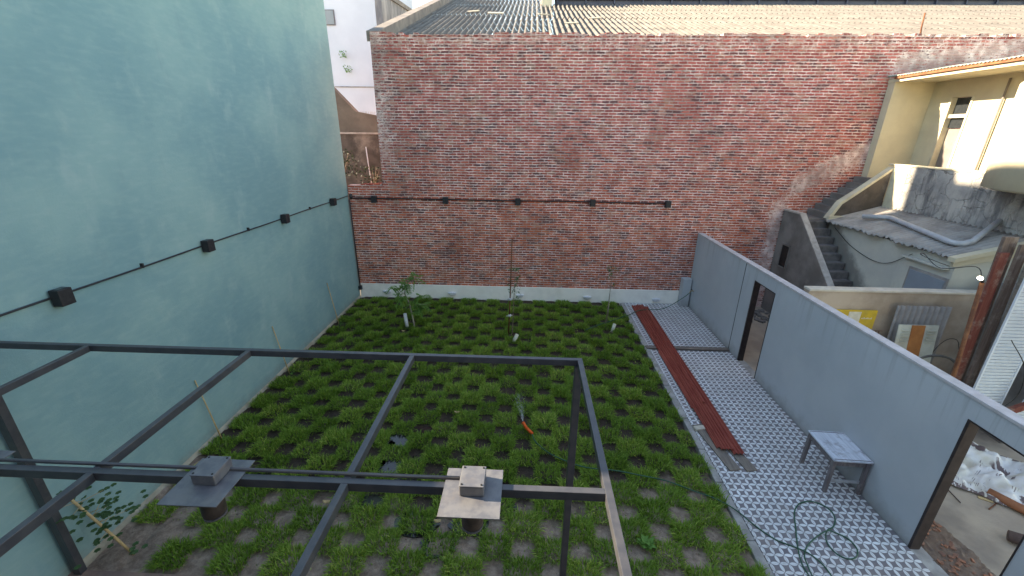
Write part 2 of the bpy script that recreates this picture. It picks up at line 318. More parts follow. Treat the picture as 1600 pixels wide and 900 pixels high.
t = NT('spray_water', .05, .5); t.b.inputs['Base Color'].default_value = (.75, .8, .85, 1); t.b.inputs['Alpha'].default_value = .5; M['spray'] = t.m
M['stone'] = mottled('pale_debris', (.62, .55, .45), (.5, .44, .37), 9)
M['dryleaf'] = mottled('dry_leaf', (.50, .36, .20), (.42, .28, .14), 20)

# ---------------------------------------------------------------- geometry helpers
OFF = {}
class MB:
    def __init__(s): s.bm = bmesh.new()
    def box(s, x0, y0, z0, x1, y1, z1, bev=0):
        v = [s.bm.verts.new(p) for p in ((x0,y0,z0),(x1,y0,z0),(x1,y1,z0),(x0,y1,z0),(x0,y0,z1),(x1,y0,z1),(x1,y1,z1),(x0,y1,z1))]
        fs = [s.bm.faces.new([v[i] for i in q]) for q in ((3,2,1,0),(4,5,6,7),(0,1,5,4),(1,2,6,5),(2,3,7,6),(3,0,4,7))]
        if bev:
            es = list({e for f in fs for e in f.edges})
            bmesh.ops.bevel(s.bm, geom=es, offset=bev, segments=2, affect='EDGES', profile=.5)
        return s
    def obox(s, c, size, m3, bev=0):
        n0 = len(s.bm.verts); s.bm.verts.ensure_lookup_table()
        old = set(s.bm.verts)
        h = [q/2 for q in size]; s.box(-h[0], -h[1], -h[2], h[0], h[1], h[2], bev)
        c = Vector(c)
        for v in s.bm.verts:
            if v not in old: v.co = m3 @ v.co + c
        return s
    def bar(s, a, b, w, h, bev=0, upv=(0, 0, 1)):   # rectangular bar from a to b
        a, b = Vector(a), Vector(b); d = (b-a); L = d.length; d.normalize()
        u = Vector(upv); x = d.cross(u)
        if x.length < 1e-4: x = d.cross(Vector((0, 1, 0)))
        x.normalize(); u = x.cross(d)
        return s.obox((a+b)/2, (w, L, h), Matrix((x, d, u)).transposed(), bev)
    def tube(s, pts, r, n=8, cap=True):
        pts = [Vector(p) for p in pts]; rs = r if isinstance(r, (list, tuple)) else [r]*len(pts)
        rings = []; ref = None
        for i, p in enumerate(pts):
            d = (pts[min(i+1, len(pts)-1)] - pts[max(i-1, 0)]).normalized()
            if ref is None: ref = d.orthogonal().normalized()
            ref = (ref - d*ref.dot(d)).normalized(); b = d.cross(ref)
            rings.append([s.bm.verts.new(p + (ref*math.cos(a)+b*math.sin(a))*rs[i]) for a in [2*math.pi*k/n for k in range(n)]])
        for A, B in zip(rings, rings[1:]):
            for k in range(n):
                f = s.bm.faces.new((A[k], A[(k+1) % n], B[(k+1) % n], B[k])); f.smooth = True
        if cap:
            s.bm.faces.new(rings[0][::-1]); s.bm.faces.new(rings[-1])
        return s
    def ring(s, a, b, ro, ri, n=16):     # hollow pipe, straight
        a, b = Vector(a), Vector(b); d = (b-a).normalized(); u = d.orthogonal().normalized(); v = d.cross(u)
        def rg(p, r): return [s.bm.verts.new(p + (u*math.cos(2*math.pi*k/n)+v*math.sin(2*math.pi*k/n))*r) for k in range(n)]
        q = [rg(a, ro), rg(b, ro), rg(b, ri), rg(a, ri)]
        for i in range(4):
            A, B = q[i], q[(i+1) % 4]
            for k in range(n):
                f = s.bm.faces.new((A[k], A[(k+1) % n], B[(k+1) % n], B[k])); f.smooth = i in (0, 2)
        return s
    def prism(s, poly, axis, a, b):
        def P(u, v, w): return {0: (w, u, v), 1: (u, w, v), 2: (u, v, w)}[axis]
        A = [s.bm.verts.new(P(u, v, a)) for u, v in poly]; B = [s.bm.verts.new(P(u, v, b)) for u, v in poly]
        s.bm.faces.new(A); s.bm.faces.new(B[::-1]); n = len(poly)
        for i in range(n): s.bm.faces.new((A[i], B[i], B[(i+1) % n], A[(i+1) % n]))
        return s
    def grid(s, X, Y, fn, thick=0, smooth=True):
        g = [[s.bm.verts.new(fn(x, y)) for x in X] for y in Y]
        for j in range(len(Y)-1):
            for i in range(len(X)-1):
                f = s.bm.faces.new((g[j][i], g[j][i+1], g[j+1][i+1], g[j+1][i])); f.smooth = smooth
        return s
    def uv(s, fn):
        l = s.bm.loops.layers.uv.new('UVMap')
        for f in s.bm.faces:
            for lp in f.loops: lp[l].uv = fn(lp.vert.co)
        return s
    def build(s, name, mat, parent=None, normals=True, solid=0):
        if normals: bmesh.ops.recalc_face_normals(s.bm, faces=s.bm.faces)
        me = bpy.data.meshes.new(name); s.bm.to_mesh(me); s.bm.free()
        me.materials.append(M[mat] if isinstance(mat, str) else mat)
        o = bpy.data.objects.new(name, me); C.collection.objects.link(o)
        if parent is not None:
            off = OFF[parent.name]; me.transform(Matrix.Translation(-off)); o.parent = parent; OFF[o.name] = off
        else: OFF[o.name] = Vector((0, 0, 0))
        if solid:
            md = o.modifiers.new('solid', 'SOLIDIFY'); md.thickness = solid; md.offset = 0
        return o
def tag(o, label, cat, group=None):
    o['label'] = label; o['category'] = cat
    if group: o['group'] = group
    return o
def thing(name, label, cat, loc, group=None):
    o = bpy.data.objects.new(name, None); C.collection.objects.link(o); o.location = loc; o.empty_display_size = .1
    OFF[o.name] = Vector(loc); return tag(o, label, cat, group)
def struct(o, kind='structure'): o['kind'] = kind; return o
def dup(root, loc, label, group=None, rotz=None):
    r = root.copy(); C.collection.objects.link(r); r.location = loc; r['label'] = label
    if rotz is not None: r.rotation_euler = (0, 0, rotz)
    if group: r['group'] = group
    for ch in list(root.children):
        c = ch.copy(); C.collection.objects.link(c); c.parent = r
        for g in list(ch.children):
            d = g.copy(); C.collection.objects.link(d); d.parent = c
    return r
def smooth_path(pts, k=6):
    P = [Vector(p) for p in pts]; P = [P[0]*2-P[1]] + P + [P[-1]*2-P[-2]]; out = []
    for i in range(1, len(P)-2):
        for j in range(k):
            t_ = j/k; a, b, c, d = P[i-1:i+3]
            out.append(.5*((2*b)+(c-a)*t_+(2*a-5*b+4*c-d)*t_**2+(3*b-a-3*c+d)*t_**3))
    out.append(P[-2]); return out
def foliage(name, mat, parent, leaves):
    """leaves: list of (pos, dir, normal, length, width, shade); each a folded 4-gon pair"""
    V = []; F = []; S = []
    off = OFF[parent.name] if parent else Vector((0, 0, 0))
    for p, d, n, L, W, sh in leaves:
        d = d.normalized(); sd = d.cross(n); 
        if sd.length < 1e-3: sd = d.orthogonal()
        sd.normalize(); nn = sd.cross(d); p = p-off; i = len(V)
        V += [p, p+d*L*.45+sd*W*.5+nn*W*.12, p+d*L-nn*L*.08, p+d*L*.45-sd*W*.5+nn*W*.12, p+d*L*.5]
        F += [(i, i+1, i+4), (i+1, i+2, i+4), (i, i+4, i+3), (i+4, i+2, i+3)]; S += [sh]*5
    me = bpy.data.meshes.new(name); me.from_pydata([tuple(v) for v in V], [], F); me.materials.append(M[mat])
    at = me.attributes.new('shade', 'FLOAT', 'POINT'); at.data.foreach_set('value', S)
    o = bpy.data.objects.new(name, me); C.collection.objects.link(o)
    if parent: o.parent = parent
    OFF[o.name] = off
    return o
def rv(a=1): return Vector((random.uniform(-a, a), random.uniform(-a, a), random.uniform(-a, a)))

# ================================================================= SETTING
struct(MB().box(-150, -150, -.6, 150, 150, -.5).build('ground', 'ground'))
# neighbour yard
struct(MB().grid(np.linspace(5.0, 22, 70), np.linspace(-1, 12.3, 60), lambda x, y: (x, y, .012*mnoise.noise((x*.8, y*.8, 0)))).build('yard_ground', 'yard'))
# soil bed
PX, PY = .722, .315
def isgrass(i, j): return (i+j) % 2 == 0
def cell_c(i, j): return (-1.4+.361*i, 5.38+.315*j)
def soilz(x, y):
    i = round((x+1.4)/.361); j = round((y-5.38)/.315)
    cx, cy = cell_c(i, j); dx = abs(x-cx)/.18; dy = abs(y-cy)/.157
    e = max(0, 1-max(dx, dy)**2.5)
    b = (.035 if isgrass(i, j) else -.004)*min(1, e*1.4)
    if not isgrass(i, j) and y < 5: b += .018*max(0, 1-(dx*dx+dy*dy)*.8)
    return b + .014*mnoise.noise((x*3, y*3, 1)) + .008*mnoise.noise((x*13, y*13, 4))
struct(MB().grid(np.linspace(-5.3, 2.93, 200), np.linspace(2.6, 12.25, 230), lambda x, y: (x, y, soilz(x, y))).build('soil_bed', 'soil'))
# terrace (terracotta) in front of the lawn
struct(MB().box(-5.3, .3, -.3, 5.0, 3.26, .07).build('terrace', 'terra'))
# tile path
pth = MB()
pth.box(3.07, 9.36, -.2, 5.0, 12.2, .05); pth.box(3.07, 3.26, -.2, 5.0, 9.17, .05)
struct(pth.build('tiled_path', 'tile'))
kb = MB(); y = 3.26; random.seed(3)
while y < 12.1:
    L = random.uniform(.7, 1.15); L = min(L, 12.2-y); jit = random.uniform(-.02, .02)
    kb.box(2.945+jit, y, -.2, 3.068, y+L-.012, .052+random.uniform(-.008, .006), .01); y += L
struct(kb.build('path_kerb', 'concrete'))
struct(MB().box(3.06, 9.172, -.2, 5.0, 9.358, .02).build('path_joint', 'concrete'))
struct(MB().box(5.0, 8.0, -.2, 5.18, 8.84, .03).build('door_threshold', 'concrete'))
struct(MB().box(5.0, 3.2, -.2, 5.2, 4.1, .03).build('door_threshold', 'concrete'))
# grass
def grass():
    base = []; hs = []; seedy = []
    for j in range(-7, 22):
        for i in range(-11, 13):
            if not isgrass(i, j): continue
            cx, cy = cell_c(i, j)
            if cx > 2.98 or cx < -5.18 or cy < 3.35 or cy > 12.1: continue
            if cx < -4.6 and cy < 4.0 and random.random() < .85: continue
            cx += random.uniform(-.025, .025); cy += random.uniform(-.02, .02)
            n = int(680 if cy < 7.5 else 560); vig = random.uniform(.68, 1.22)
            r = rng.uniform(-1, 1, (n, 2)); pw = .92
            sx, sy = .222*random.uniform(.85, 1.06), .188*random.uniform(.86, 1.06)
            px = cx + np.sign(r[:, 0])*np.abs(r[:, 0])**pw*sx; py = cy + np.sign(r[:, 1])*np.abs(r[:, 1])**pw*sy
            corner = (np.abs(r[:, 0])**3+np.abs(r[:, 1])**3) < 1.05+.5*rng.random(n)
            px, py, rr = px[corner], py[corner], r[corner]
            ok = px < 2.95; px, py, rr = px[ok], py[ok], rr[ok]
            m = len(px)
            h = rng.uniform(.06, .14, m)*vig*(1-.25*np.max(np.abs(rr), axis=1))
            ca, cb = rng.normal(0, .5, (2, 9)); ci = rng.integers(0, 9, m); dirx = rr[:, 0]*.8 + rng.normal(0, .6, m)+ca[ci]; diry = rr[:, 1]*.8 + rng.normal(0, .6, m)+cb[ci]
            sh = np.clip(rng.beta(2, 2.6, m) + random.uniform(-.2, .22), 0, 1)
            base.append(np.stack([px, py, np.full(m, .02), dirx, diry, h, sh], 1))
    # stray blades in the bare cells
    m = 5000; st = np.stack([rng.uniform(-5.2, 2.85, m), rng.uniform(3.4, 12.1, m), np.full(m, .0), rng.normal(0, .9, m), rng.normal(0, .9, m), rng.uniform(.02, .06, m), rng.random(m)], 1)
    st = st[~((st[:, 0] < -4.5) & (st[:, 1] < 4))]
    base.append(st)
    B = np.concatenate(base); n = len(B)
    p = B[:, :3]; d = B[:, 3:5]; h = B[:, 5:6]; L = np.linalg.norm(d, axis=1, keepdims=True)+1e-5
    lean = np.clip(L*.62, .12, 1.25)*h; dn = d/L; side = np.stack([-dn[:, 1], dn[:, 0]], 1)
    th = rng.uniform(-.8, .8, (n, 1)); side = side*np.cos(th)+dn*np.sin(th)
    wdt = rng.uniform(.0034, .0068, (n, 1))
    def cat(xy, z): return np.concatenate([xy, z], 1)
    V = np.empty((n, 5, 3)); z0 = p[:, 2:3]
    V[:, 0] = cat(p[:, :2]-side*wdt, z0); V[:, 1] = cat(p[:, :2]+side*wdt, z0)
    mid = p[:, :2]+dn*lean*.38; zm = z0+h*.62
    V[:, 2] = cat(mid+side*wdt*.9, zm); V[:, 3] = cat(mid-side*wdt*.9, zm)
    V[:, 4] = cat(p[:, :2]+dn*lean, z0+h*np.clip(1.05-.25*L, .6, 1))
    me = bpy.data.meshes.new('grass'); me.vertices.add(n*5); me.vertices.foreach_set('co', V.reshape(-1))
    me.loops.add(n*7); me.polygons.add(n*2)
    o = np.arange(n)[:, None]*5
    li = np.concatenate([o+0, o+1, o+2, o+3, o+3, o+2, o+4], 1).reshape(-1)
    me.loops.foreach_set('vertex_index', li)
    ls = (np.arange(n)[:, None]*7+np.array([0, 4])).reshape(-1); me.polygons.foreach_set('loop_start', ls)
    me.update(calc_edges=True)
    at = me.attributes.new('shade', 'FLOAT', 'POINT'); at.data.foreach_set('value', np.repeat(B[:, 6], 5))
    me.materials.append(M['grass']); g = bpy.data.objects.new('grass', me); C.collection.objects.link(g)
    tag(g, 'green grass in a checkerboard of square tufts on brown soil', 'grass'); g['kind'] = 'stuff'
grass()
# puddles
def blob(cx, cy, rx, ry, z, n=26, sd=0):
    pts = []
    for k in range(n):
        a = 2*math.pi*k/n; q = 1+.28*mnoise.noise((math.cos(a)*1.3+sd, math.sin(a)*1.3, sd*2.1))
        pts.append((cx+rx*q*math.cos(a), cy+ry*q*math.sin(a)))
    return pts
pd = MB()
for k, (cx, cy, rx, ry) in enumerate(((-2.14, 5.06, .19, .14), (-2.08, 5.7, .17, .13), (-1.78, 5.35, 0.01, .01), (-2.22, 5.4, .05, .2), (-1.42, 4.12, .19, .13), (-.68, 4.12, .18, .1), (-1.78, 4.75, .17, .09), (-.3, 4.44, .15, .08), (-1.05, 3.8, .15, .1), (-1.77, 6.0, .1, .06), (-2.15, 4.44, .13, .08))):
    pd.prism(blob(cx, cy, rx*1.5, ry*1.5, 0, sd=k), 2, .0, .024)
struct(pd.build('puddle_water', 'water'))

# ================================================================= WALLS
# teal party wall: low at the front, tall further back
tw = thing('painted_wall', 'tall teal painted render party wall along the left side of the garden', 'wall', (-5.4, 7, 0))
b = MB(); b.prism([(-3, -.5), (12.2, -.5), (12.2, 11.35), (3.07, 11.35), (3.07, 5.52), (-3, 5.52)], 0, -5.3, -6.1); b.build('wall_body', 'teal', tw)  # unseen top profile shaped to set where sun lands on the pergola
b = MB(); b.prism([(-5.3, 0), (-5.3, .09), (-5.262, .045), (-5.25, 0)], 1, 3.27, 12.18); b.build('skirt', 'tealbase', tw)
b = MB(); b.box(-9, 12.25, -.5, -6.2, 13.25, 12.1); tag(b.build('unseen_shade_block', 'whitewall'), 'unseen pale block added behind the far end of the teal wall to cast shade', 'building')  # unseen block added to cast shade on the cream house parapet

# brick warehouse
bw = thing('brick_warehouse', 'old red brick warehouse closing the far end of the garden, grey corrugated roof', 'building', (3, 12.4, 0))
b = MB(); b.prism([(-5.29, -.5), (16, -.5), (16, 7.34), (-4.22, 7.34), (-4.25, 3.5), (-5.29, 3.5)], 1, 12.25, 12.6)
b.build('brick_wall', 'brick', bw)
random.seed(5)
def jag(x0, x1, z0, name):
    pts = [(x0, z0-.005)]; x = x0
    while x < x1-.05:
        L = min(random.uniform(.1, .27), x1-x); hgt_ = z0+random.choice((.0, .012, .04, .05, .065, .07)); pts += [(x, hgt_), (x+L-.006, hgt_+random.uniform(-.006, .006))]; x += L
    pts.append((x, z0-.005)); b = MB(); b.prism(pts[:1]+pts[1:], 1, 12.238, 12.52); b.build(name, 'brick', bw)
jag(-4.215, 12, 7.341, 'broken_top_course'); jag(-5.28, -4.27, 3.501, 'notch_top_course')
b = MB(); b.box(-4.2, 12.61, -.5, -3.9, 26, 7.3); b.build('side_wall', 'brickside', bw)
tt = .333
def roofgeo(x0, x1, y0, y1, name='roof'):
    b = MB(); pitch = .19; step = pitch/8; X = np.arange(x0, x1, step); row = 1.25; Yv = []
    k = 0; y = y0
    while y < y1-.01:
        ye = min(y+row, y1); Yv += [(y, k, 0), (ye+.05, k, 1)]; y = ye; k += 1
    for q in range(0, len(Yv), 2):
        (ya, kk, _), (yb, _, _) = Yv[q], Yv[q+1]; jit = random.uniform(-.03, .03)
        def fn(x, y, ya=ya, jit=jit):
            zz = 7.11+tt*(y-12.3) + .05*math.cos(2*math.pi*(x+jit*.4)/pitch) + (.014 if y == ya else .0)+.01*mnoise.noise((x*1.3, y*1.3, 0))
            return (x, y+.02*mnoise.noise((x*3, y*.5, 2)), zz)
        b.grid(X, (ya, yb), fn)
    b.build(name, 'roof', bw)
roofgeo(-4.0, .62, 12.65, 27); roofgeo(.62, 23, 12.65, 22.6)
b = MB(); b.prism([(12.3, 7.2), (28, 6.9+.333*15.7), (28, 7.44+.333*15.7), (12.3, 7.44)], 0, -4.32, -4.0); b.build('gable_parapet', 'gable', bw)
b = MB(); b.box(1.0, 22.7, 9.0, 23, 23.0, 12)
x = 1.1
while x < 23: b.box(x, 22.62, 10.6, x+.06, 22.7, 12); x += 1.3
b.box(1.0, 22.6, 10.75, 23, 22.7, 10.82)
b.build('rooftop_fascia', 'clere', bw)
b = MB(); b.box(.4, 22.2, 10.1, .86, 23, 12); b.build('rooftop_block', 'cream_block', bw)
b = MB(); b.box(-5.28, 12.2, -.3, 4.72, 12.249, .475); b.build('plinth', 'plinth', bw)
# old pipe on the roof edge
tag(MB().tube([(9.66, 12.3, 7.3), (9.62, 12.3, 7.55), (9.6, 12.3, 7.86)], .018, 8).build('vent_rod', 'rust'), 'short rusty rod sticking up above the brick wall top', 'rod')
for k, (x, y, L, W, lab) in enumerate(((-2.39, 19.5, .5, .14, 'flat pale slab lying across the roof ribs nearest the left gable'), (-1.44, 18.9, .62, .25, 'largest white shard lying on the corrugated roof'), (.42, 18.5, .45, .08, 'pale batten on the roof below the cream block'), (1.3, 16.15, .46, .1, 'pale batten lying lowest on the corrugated roof, near the brick edge'), (2.24, 17.45, .46, .09, 'pale batten furthest right on the corrugated roof'))):
    z0 = 7.11+tt*(y-12.3)+.06
    tag(MB().obox((x, y, z0), (L, W, .04), Matrix.Rotation(random.uniform(-.3, .3), 3, 'Z') @ Matrix.Rotation(math.atan(tt), 3, 'X'), .012).build('roof_debris', 'stone'), lab, 'debris', 'loose pieces lying on the roof')

# far buildings, left gap
wb = thing('white_building', 'tall white building seen in the gap beyond the teal wall', 'building', (-9, 23, 0))
b = MB(); b.box(-14, 22, -.5, -7.2, 29, 13); b.build('wall_body', 'whitewall', wb)
b = MB(); b.prism([(22.0, 7), (29, 7), (29, 11.45), (23.3, 10.95), (22.0, 12.5)], 0, -7.19, -6.9); b.build('side_gable', 'streak', wb)
b = MB(); b.prism([(23.3, 10.95), (29, 11.45), (29, 11.62), (23.3, 11.15), (22.0, 12.7), (22.0, 12.5)], 0, -7.23, -6.82); b.build('gable_coping', 'gable', wb)
b = MB(); b.box(-14, 21.96, 6.98, -7.2, 22, 7.02); b.build('ledge', 'streak', wb)
wi = MB(); wi.box(-9.9, 21.95, 9.58, -9.12, 22, 10.2); wi = wi.build('window', 'streak', wb)
b = MB(); b.box(-9.86, 21.935, 9.62, -9.16, 21.949, 10.16); b.build('pane', 'pane', wi)
yw = thing('courtyard_wall', 'tan stained courtyard wall with sloping top in the gap beside the brick', 'wall', (-5.8, 15.2, 0))
b = MB(); b.prism([(-9, 4.9), (-4.3, 4.9), (-4.3, 5.5), (-5.2, 5.5), (-5.9, 5.62), (-6.6, 6.35), (-9, 8)], 1, 15, 15.3); b.build('upper_wall', 'tan', yw)
b = MB(); b.box(-9, 14.9, -.5, -4.3, 15.4, 4.9); b.build('lower_wall', 'tandark', yw)
b = MB(); b.box(-9, 14.84, 4.9, -4.3, 14.99, 4.96); b.build('ledge', 'stairedge', yw)
b = MB()
for k in range(22):
    x = -5.88+k*.055; b.tube([(x, 15.1, 5.5), (x+random.uniform(-.02, .02), 15.1, 5.62)], .008, 4)
b.build('spikes', 'stairedge', yw)
tag(MB().tube([(-5.35, 14.4, 2.9), (-5.45, 14.5, 3.8), (-5.52, 14.6, 4.5)], .018, 8).build('drain_pipe', 'whiteplastic'), 'thin white pipe standing against the dark peeling wall in the gap', 'pipe')
for k, (cx, cy, cz, r, n, lab) in enumerate(((-6.15, 14.0, 4.0, .42, 260, 'larger wild bush clinging to the peeling wall beside the teal corner'), (-5.0, 13.6, 3.6, .34, 170, 'smaller dark bush at the foot of the white pipe'))):
    p = thing('wild_bush', lab, 'plant', (cx, cy, cz-r), 'wild bushes in the gap')
    sb = MB()
    for q in range(7): d_ = rv(1); sb.tube([(cx, cy, cz-r), (cx+d_.x*r*.5, cy+d_.y*r*.5, cz), (cx+d_.x*r, cy+d_.y*r, cz+abs(d_.z)*r)], [.012, .008, .004], 5)
    sb.build('stems', 'barkbrown', p)
    lv = []
    for q in range(n):
        d_ = rv(1); lv.append((Vector((cx, cy, cz))+Vector((d_.x*r*1.1, d_.y*r*.6, d_.z*r)), rv(1), rv(1), .08, .05, random.random()))
    foliage('leaves', 'vine', p, lv)
for k, (x, y, z, lab) in enumerate(((-8.85, 21.8, 8.4, 'upper pale weed growing out of the white building wall'), (-8.7, 21.8, 7.75, 'lower pale weed growing out of the white building wall'), (-7.15, 21.8, 9.3, 'small green weed at the corner of the white building'))):
    p = thing('wall_weed', lab, 'plant', (x, y, z), 'weeds on the white building')
    foliage('leaves', 'leaf', p, [(Vector((x, y, z))+rv(.15), rv(1), rv(1), .12, .05, random.random()) for _ in range(35)])

# unseen own house behind the balcony, wall added to shade near garden faces
oh = thing('unseen_own_house', 'unseen brown rear house wall added behind the balcony to shade the near garden', 'house', (0, -1.6, 0))
b = MB(); b.box(-5.3, -1.9, -.5, 5.2, -1.6, 7.2); b.build('rear_wall', 'tan', oh)
b = MB(); b.box(-2, -1.62, 3.2, 2, -1.56, 5.6); b.build('balcony_door', 'glass_dark', oh)

# grey garden wall with two doorways
gw = thing('garden_wall', 'long blue-grey rendered garden wall with pale coping and two doorways', 'wall', (5.1, 8, 0))
WX0, WX1 = 5.06, 5.2
WX0 = 5.0
prof = [(1.5, -.3), (3.22, -.3), (3.22, 2.03), (4.08, 2.03), (4.08, -.3), (8.02, -.3), (8.02, 2.02), (8.82, 2.02), (8.82, -.3), (12.24, -.3), (12.24, 2.27), (1.5, 2.27)]
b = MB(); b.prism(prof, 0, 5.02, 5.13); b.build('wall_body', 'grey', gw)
b = MB(); b.box(5.005, 1.5, 2.27, 5.155, 12.24, 2.31, .006); b.build('coping', 'coping', gw)
b = MB(); b.box(5.014, 9.30, .05, 5.022, 9.312, 2.27); b.build('joint_line', 'jamb', gw)
for (ya, yb, zt) in ((3.22, 4.08, 2.03), (8.02, 8.82, 2.02)):
    b = MB(); b.box(5.012, yb-.03, .03, 5.138, yb+.004, zt+.004); b.box(5.012, ya-.004, .03, 5.138, ya+.008, zt+.004); b.box(5.012, ya+.008, zt-.012, 5.138, yb-.03, zt+.004)
    b.build('door_frame', 'jamb', gw)
pr_ = thing('pier', 'short blue-grey pier in the far corner of the tiled path', 'pillar', (4.85, 12.1, .05))
b = MB(); b.box(4.73, 12.0, .05, 4.98, 12.24, .93, .006); b.build('pier_body', 'grey', pr_)
tp = thing('garden_tap', 'small brass tap on the grey wall beside the corner pier', 'tap', (5.0, 11.85, .62))
b = MB(); b.tube([(5.02, 11.85, .62), (4.93, 11.85, .62), (4.9, 11.85, .56)], .014, 8); b.build('spout', 'cane', tp)
b = MB(); b.bar((4.95, 11.8, .66), (4.95, 11.9, .66), .02, .01); b.build('handle', 'screw', tp)

# ================================================================= PERGOLA
pg = thing('pergola', 'dark grey square-tube steel pergola frame over the near lawn', 'pergola', (-2, 1.5, .07))
ZB = 3.1; hw, hh = .03, .04
xs = [.495, -1.02, -2.54, -4.08]
b = MB(); b.box(-5.28, 3.28, ZB-.06, .52, 3.325, ZB, .003); b.build('front_beam', 'steel', pg)
b = MB(); b.box(-5.28, 1.81, ZB-.06, .475, 1.852, ZB, .003); b.build('middle_beam', 'steel', pg)
b = MB(); b.box(-5.28, .3, ZB-.06, .52, .345, ZB, .003); b.build('rear_beam', 'steel', pg)
for k, x in enumerate(xs):
    b = MB()
    if k == 0: b.box(x-.02, .345, ZB-.06, x+.025, 3.28, ZB+.001, .003)
    else:
        b.box(x-.021, .345, ZB-.06, x+.021, 1.81, ZB, .003); b.box(x-.021, 1.852, ZB-.06, x+.021, 3.28, ZB, .003)
    b.build('rafter', 'steel', pg)
b = MB(); b.box(.455, 3.262, -.1, .522, 3.33, ZB-.06, .003); b.build('post', 'steel', pg)
b = MB(); b.box(-5.24, 3.2, .07, -5.15, 3.275, ZB-.06, .003); b.build('post', 'steel', pg)
b = MB(); b.tube([(-5.28, 1.87, ZB+.012), (-.36, 1.87, ZB+.012)], .011, 8); b.build('conduit', 'steel', pg)
# spotlight units on the middle beam
def spot(cx, label, beam=1.72):
    p = thing('beam_spotlight', label, 'lamp', (cx, 1.78, ZB), 'spotlights mounted on square steel plates')
    cy = 1.78
    b = MB(); b.box(cx-.165, cy-.17, ZB+.002, cx+.165, cy+.17, ZB+.008, .001); b.build('mounting_plate', 'plate', p)
    b = MB(); b.box(cx-.068, cy-.035, ZB+.009, cx+.068, cy+.115, ZB+.075, .006); jb = b.build('junction_box', 'plate', p)
    b = MB(); b.box(cx-.07, cy-.037, ZB+.076, cx+.07, cy+.117, ZB+.082, .004); b.build('lid', 'plate', jb)
    for sx in (-.055, .055):
        for sy in (-.022, .102): b = MB(); b.tube([(cx+sx, cy+sy, ZB+.082), (cx+sx, cy+sy, ZB+.085)], .006, 8); b.build('screw', 'screw', jb)
    b = MB(); b.tube([(cx, cy-.02, ZB+.0), (cx, cy-.02, ZB-.20), (cx, cy-.02, ZB-.21)], [.062, .062, .055], 24); cb = b.build('lamp_barrel', 'fixture', p)
    b = MB(); b.ring((cx, cy-.02, ZB-.212), (cx, cy-.02, ZB-.222), .06, .045, 24); b.build('lens_ring', 'plate', cb)
    return p
s0 = spot(-.275, 'sunlit steel spotlight plate, right-hand one on the pergola beam')
dup(s0, (-1.795, 1.78, ZB), 'shaded spotlight plate in the middle of the pergola beam')
dup(s0, (-3.32, 1.78, ZB), 'spotlight plate cut off by the left edge of the photo')

# ================================================================= WALL LAMPS AND CABLES
def wlamp(axis, p, label):
    x, y, z = p
    g = thing('wall_lamp', label, 'lamp', p, 'black up-down box lamps on the cable run')
    b = MB()
    if axis == 0:
        b.box(x+.022, y-.075, z-.095, x+.14, y+.075, z+.095, .008); b.build('housing', 'black', g)
        b = MB(); b.box(x, y-.04, z-.05, x+.021, y+.04, z+.05); b.build('back_plate', 'screw', g)
        b = MB(); b.box(x+.045, y-.05, z+.0955, x+.118, y+.05, z+.0985); b.build('lens', 'glass_dark', g)
    else:
        b.box(x-.075, y-.14, z-.095, x+.075, y-.022, z+.095, .008); b.build('housing', 'black', g)
        b = MB(); b.box(x-.04, y-.021, z-.05, x+.04, y, z+.05); b.build('back_plate', 'screw', g)
        b = MB(); b.box(x-.05, y-.118, z+.0955, x+.05, y-.045, z+.0985); b.build('lens', 'glass_dark', g)
    return g
zc = 3.22
nm = ['nearest and largest black box lamp on the teal wall', 'second black box lamp from the left on the teal wall', 'third black box lamp from the left on the teal wall', 'furthest black box lamp on the teal wall, by the corner']
a0 = None
for k, y in enumerate((4.15, 6.42, 8.72, 11.05)):
    if a0 is None: a0 = wlamp(0, (-5.3, y, zc-.005), nm[0])
    else: dup(a0, (-5.3, y, zc-.005), nm[k])
nm = ['leftmost box lamp on the brick wall, beside the notch', 'second box lamp from the left on the brick wall', 'middle box lamp of the five on the brick wall', 'fourth box lamp from the left on the brick wall', 'rightmost box lamp, at the end of the cable on the brick wall']
a1 = None
for k, x in enumerate((-4.52, -2.41, -.30, 1.86, 4.0)):
    if a1 is None: a1 = wlamp(1, (x, 12.25, 3.13), nm[0])
    else: dup(a1, (x, 12.25, 3.13), nm[k])
cb = thing('cable_conduit', 'black conduit rising towards the corner across the teal wall', 'cable', (-5.28, 8, zc))
b = MB(); b.tube([(-5.272, y, zc+.004*math.sin(y*2.1)) for y in np.linspace(-1, 12.1, 50)], .0125, 8); b.build('conduit', 'black', cb)
for y in (5.25, 7.55, 9.9):
    b = MB(); b.box(-5.298, y-.012, zc-.015, -5.255, y+.012, zc+.05, .003); b.build('clip', 'black', cb)
cb = thing('cable_conduit', 'straight black conduit across the brick wall between the box lamps', 'cable', (0, 12.2, 3.15))
b = MB(); b.tube([(x, 12.222, 3.15+.006*math.sin(x*1.7)) for x in np.linspace(-5.2, 4.05, 40)], .018, 8); b.build('conduit', 'black', cb)
b = MB(); b.tube([(-5.21, 12.18, 3.13), (-5.21, 12.18, 3.27)], .045, 12); b.build('corner_box', 'black', cb)
cb = thing('cable_conduit', 'black conduit dropping down the corner between teal and brick walls', 'cable', (-5.2, 12.15, 1.5))
b = MB(); b.tube([(-5.24, 12.13, .42), (-5.24, 12.13, 3.12)], .02, 8); b.build('conduit', 'black', cb)
b = MB(); b.box(-5.285, 12.08, .30, -5.195, 12.19, .42, .006); b.build('end_box', 'black', cb)
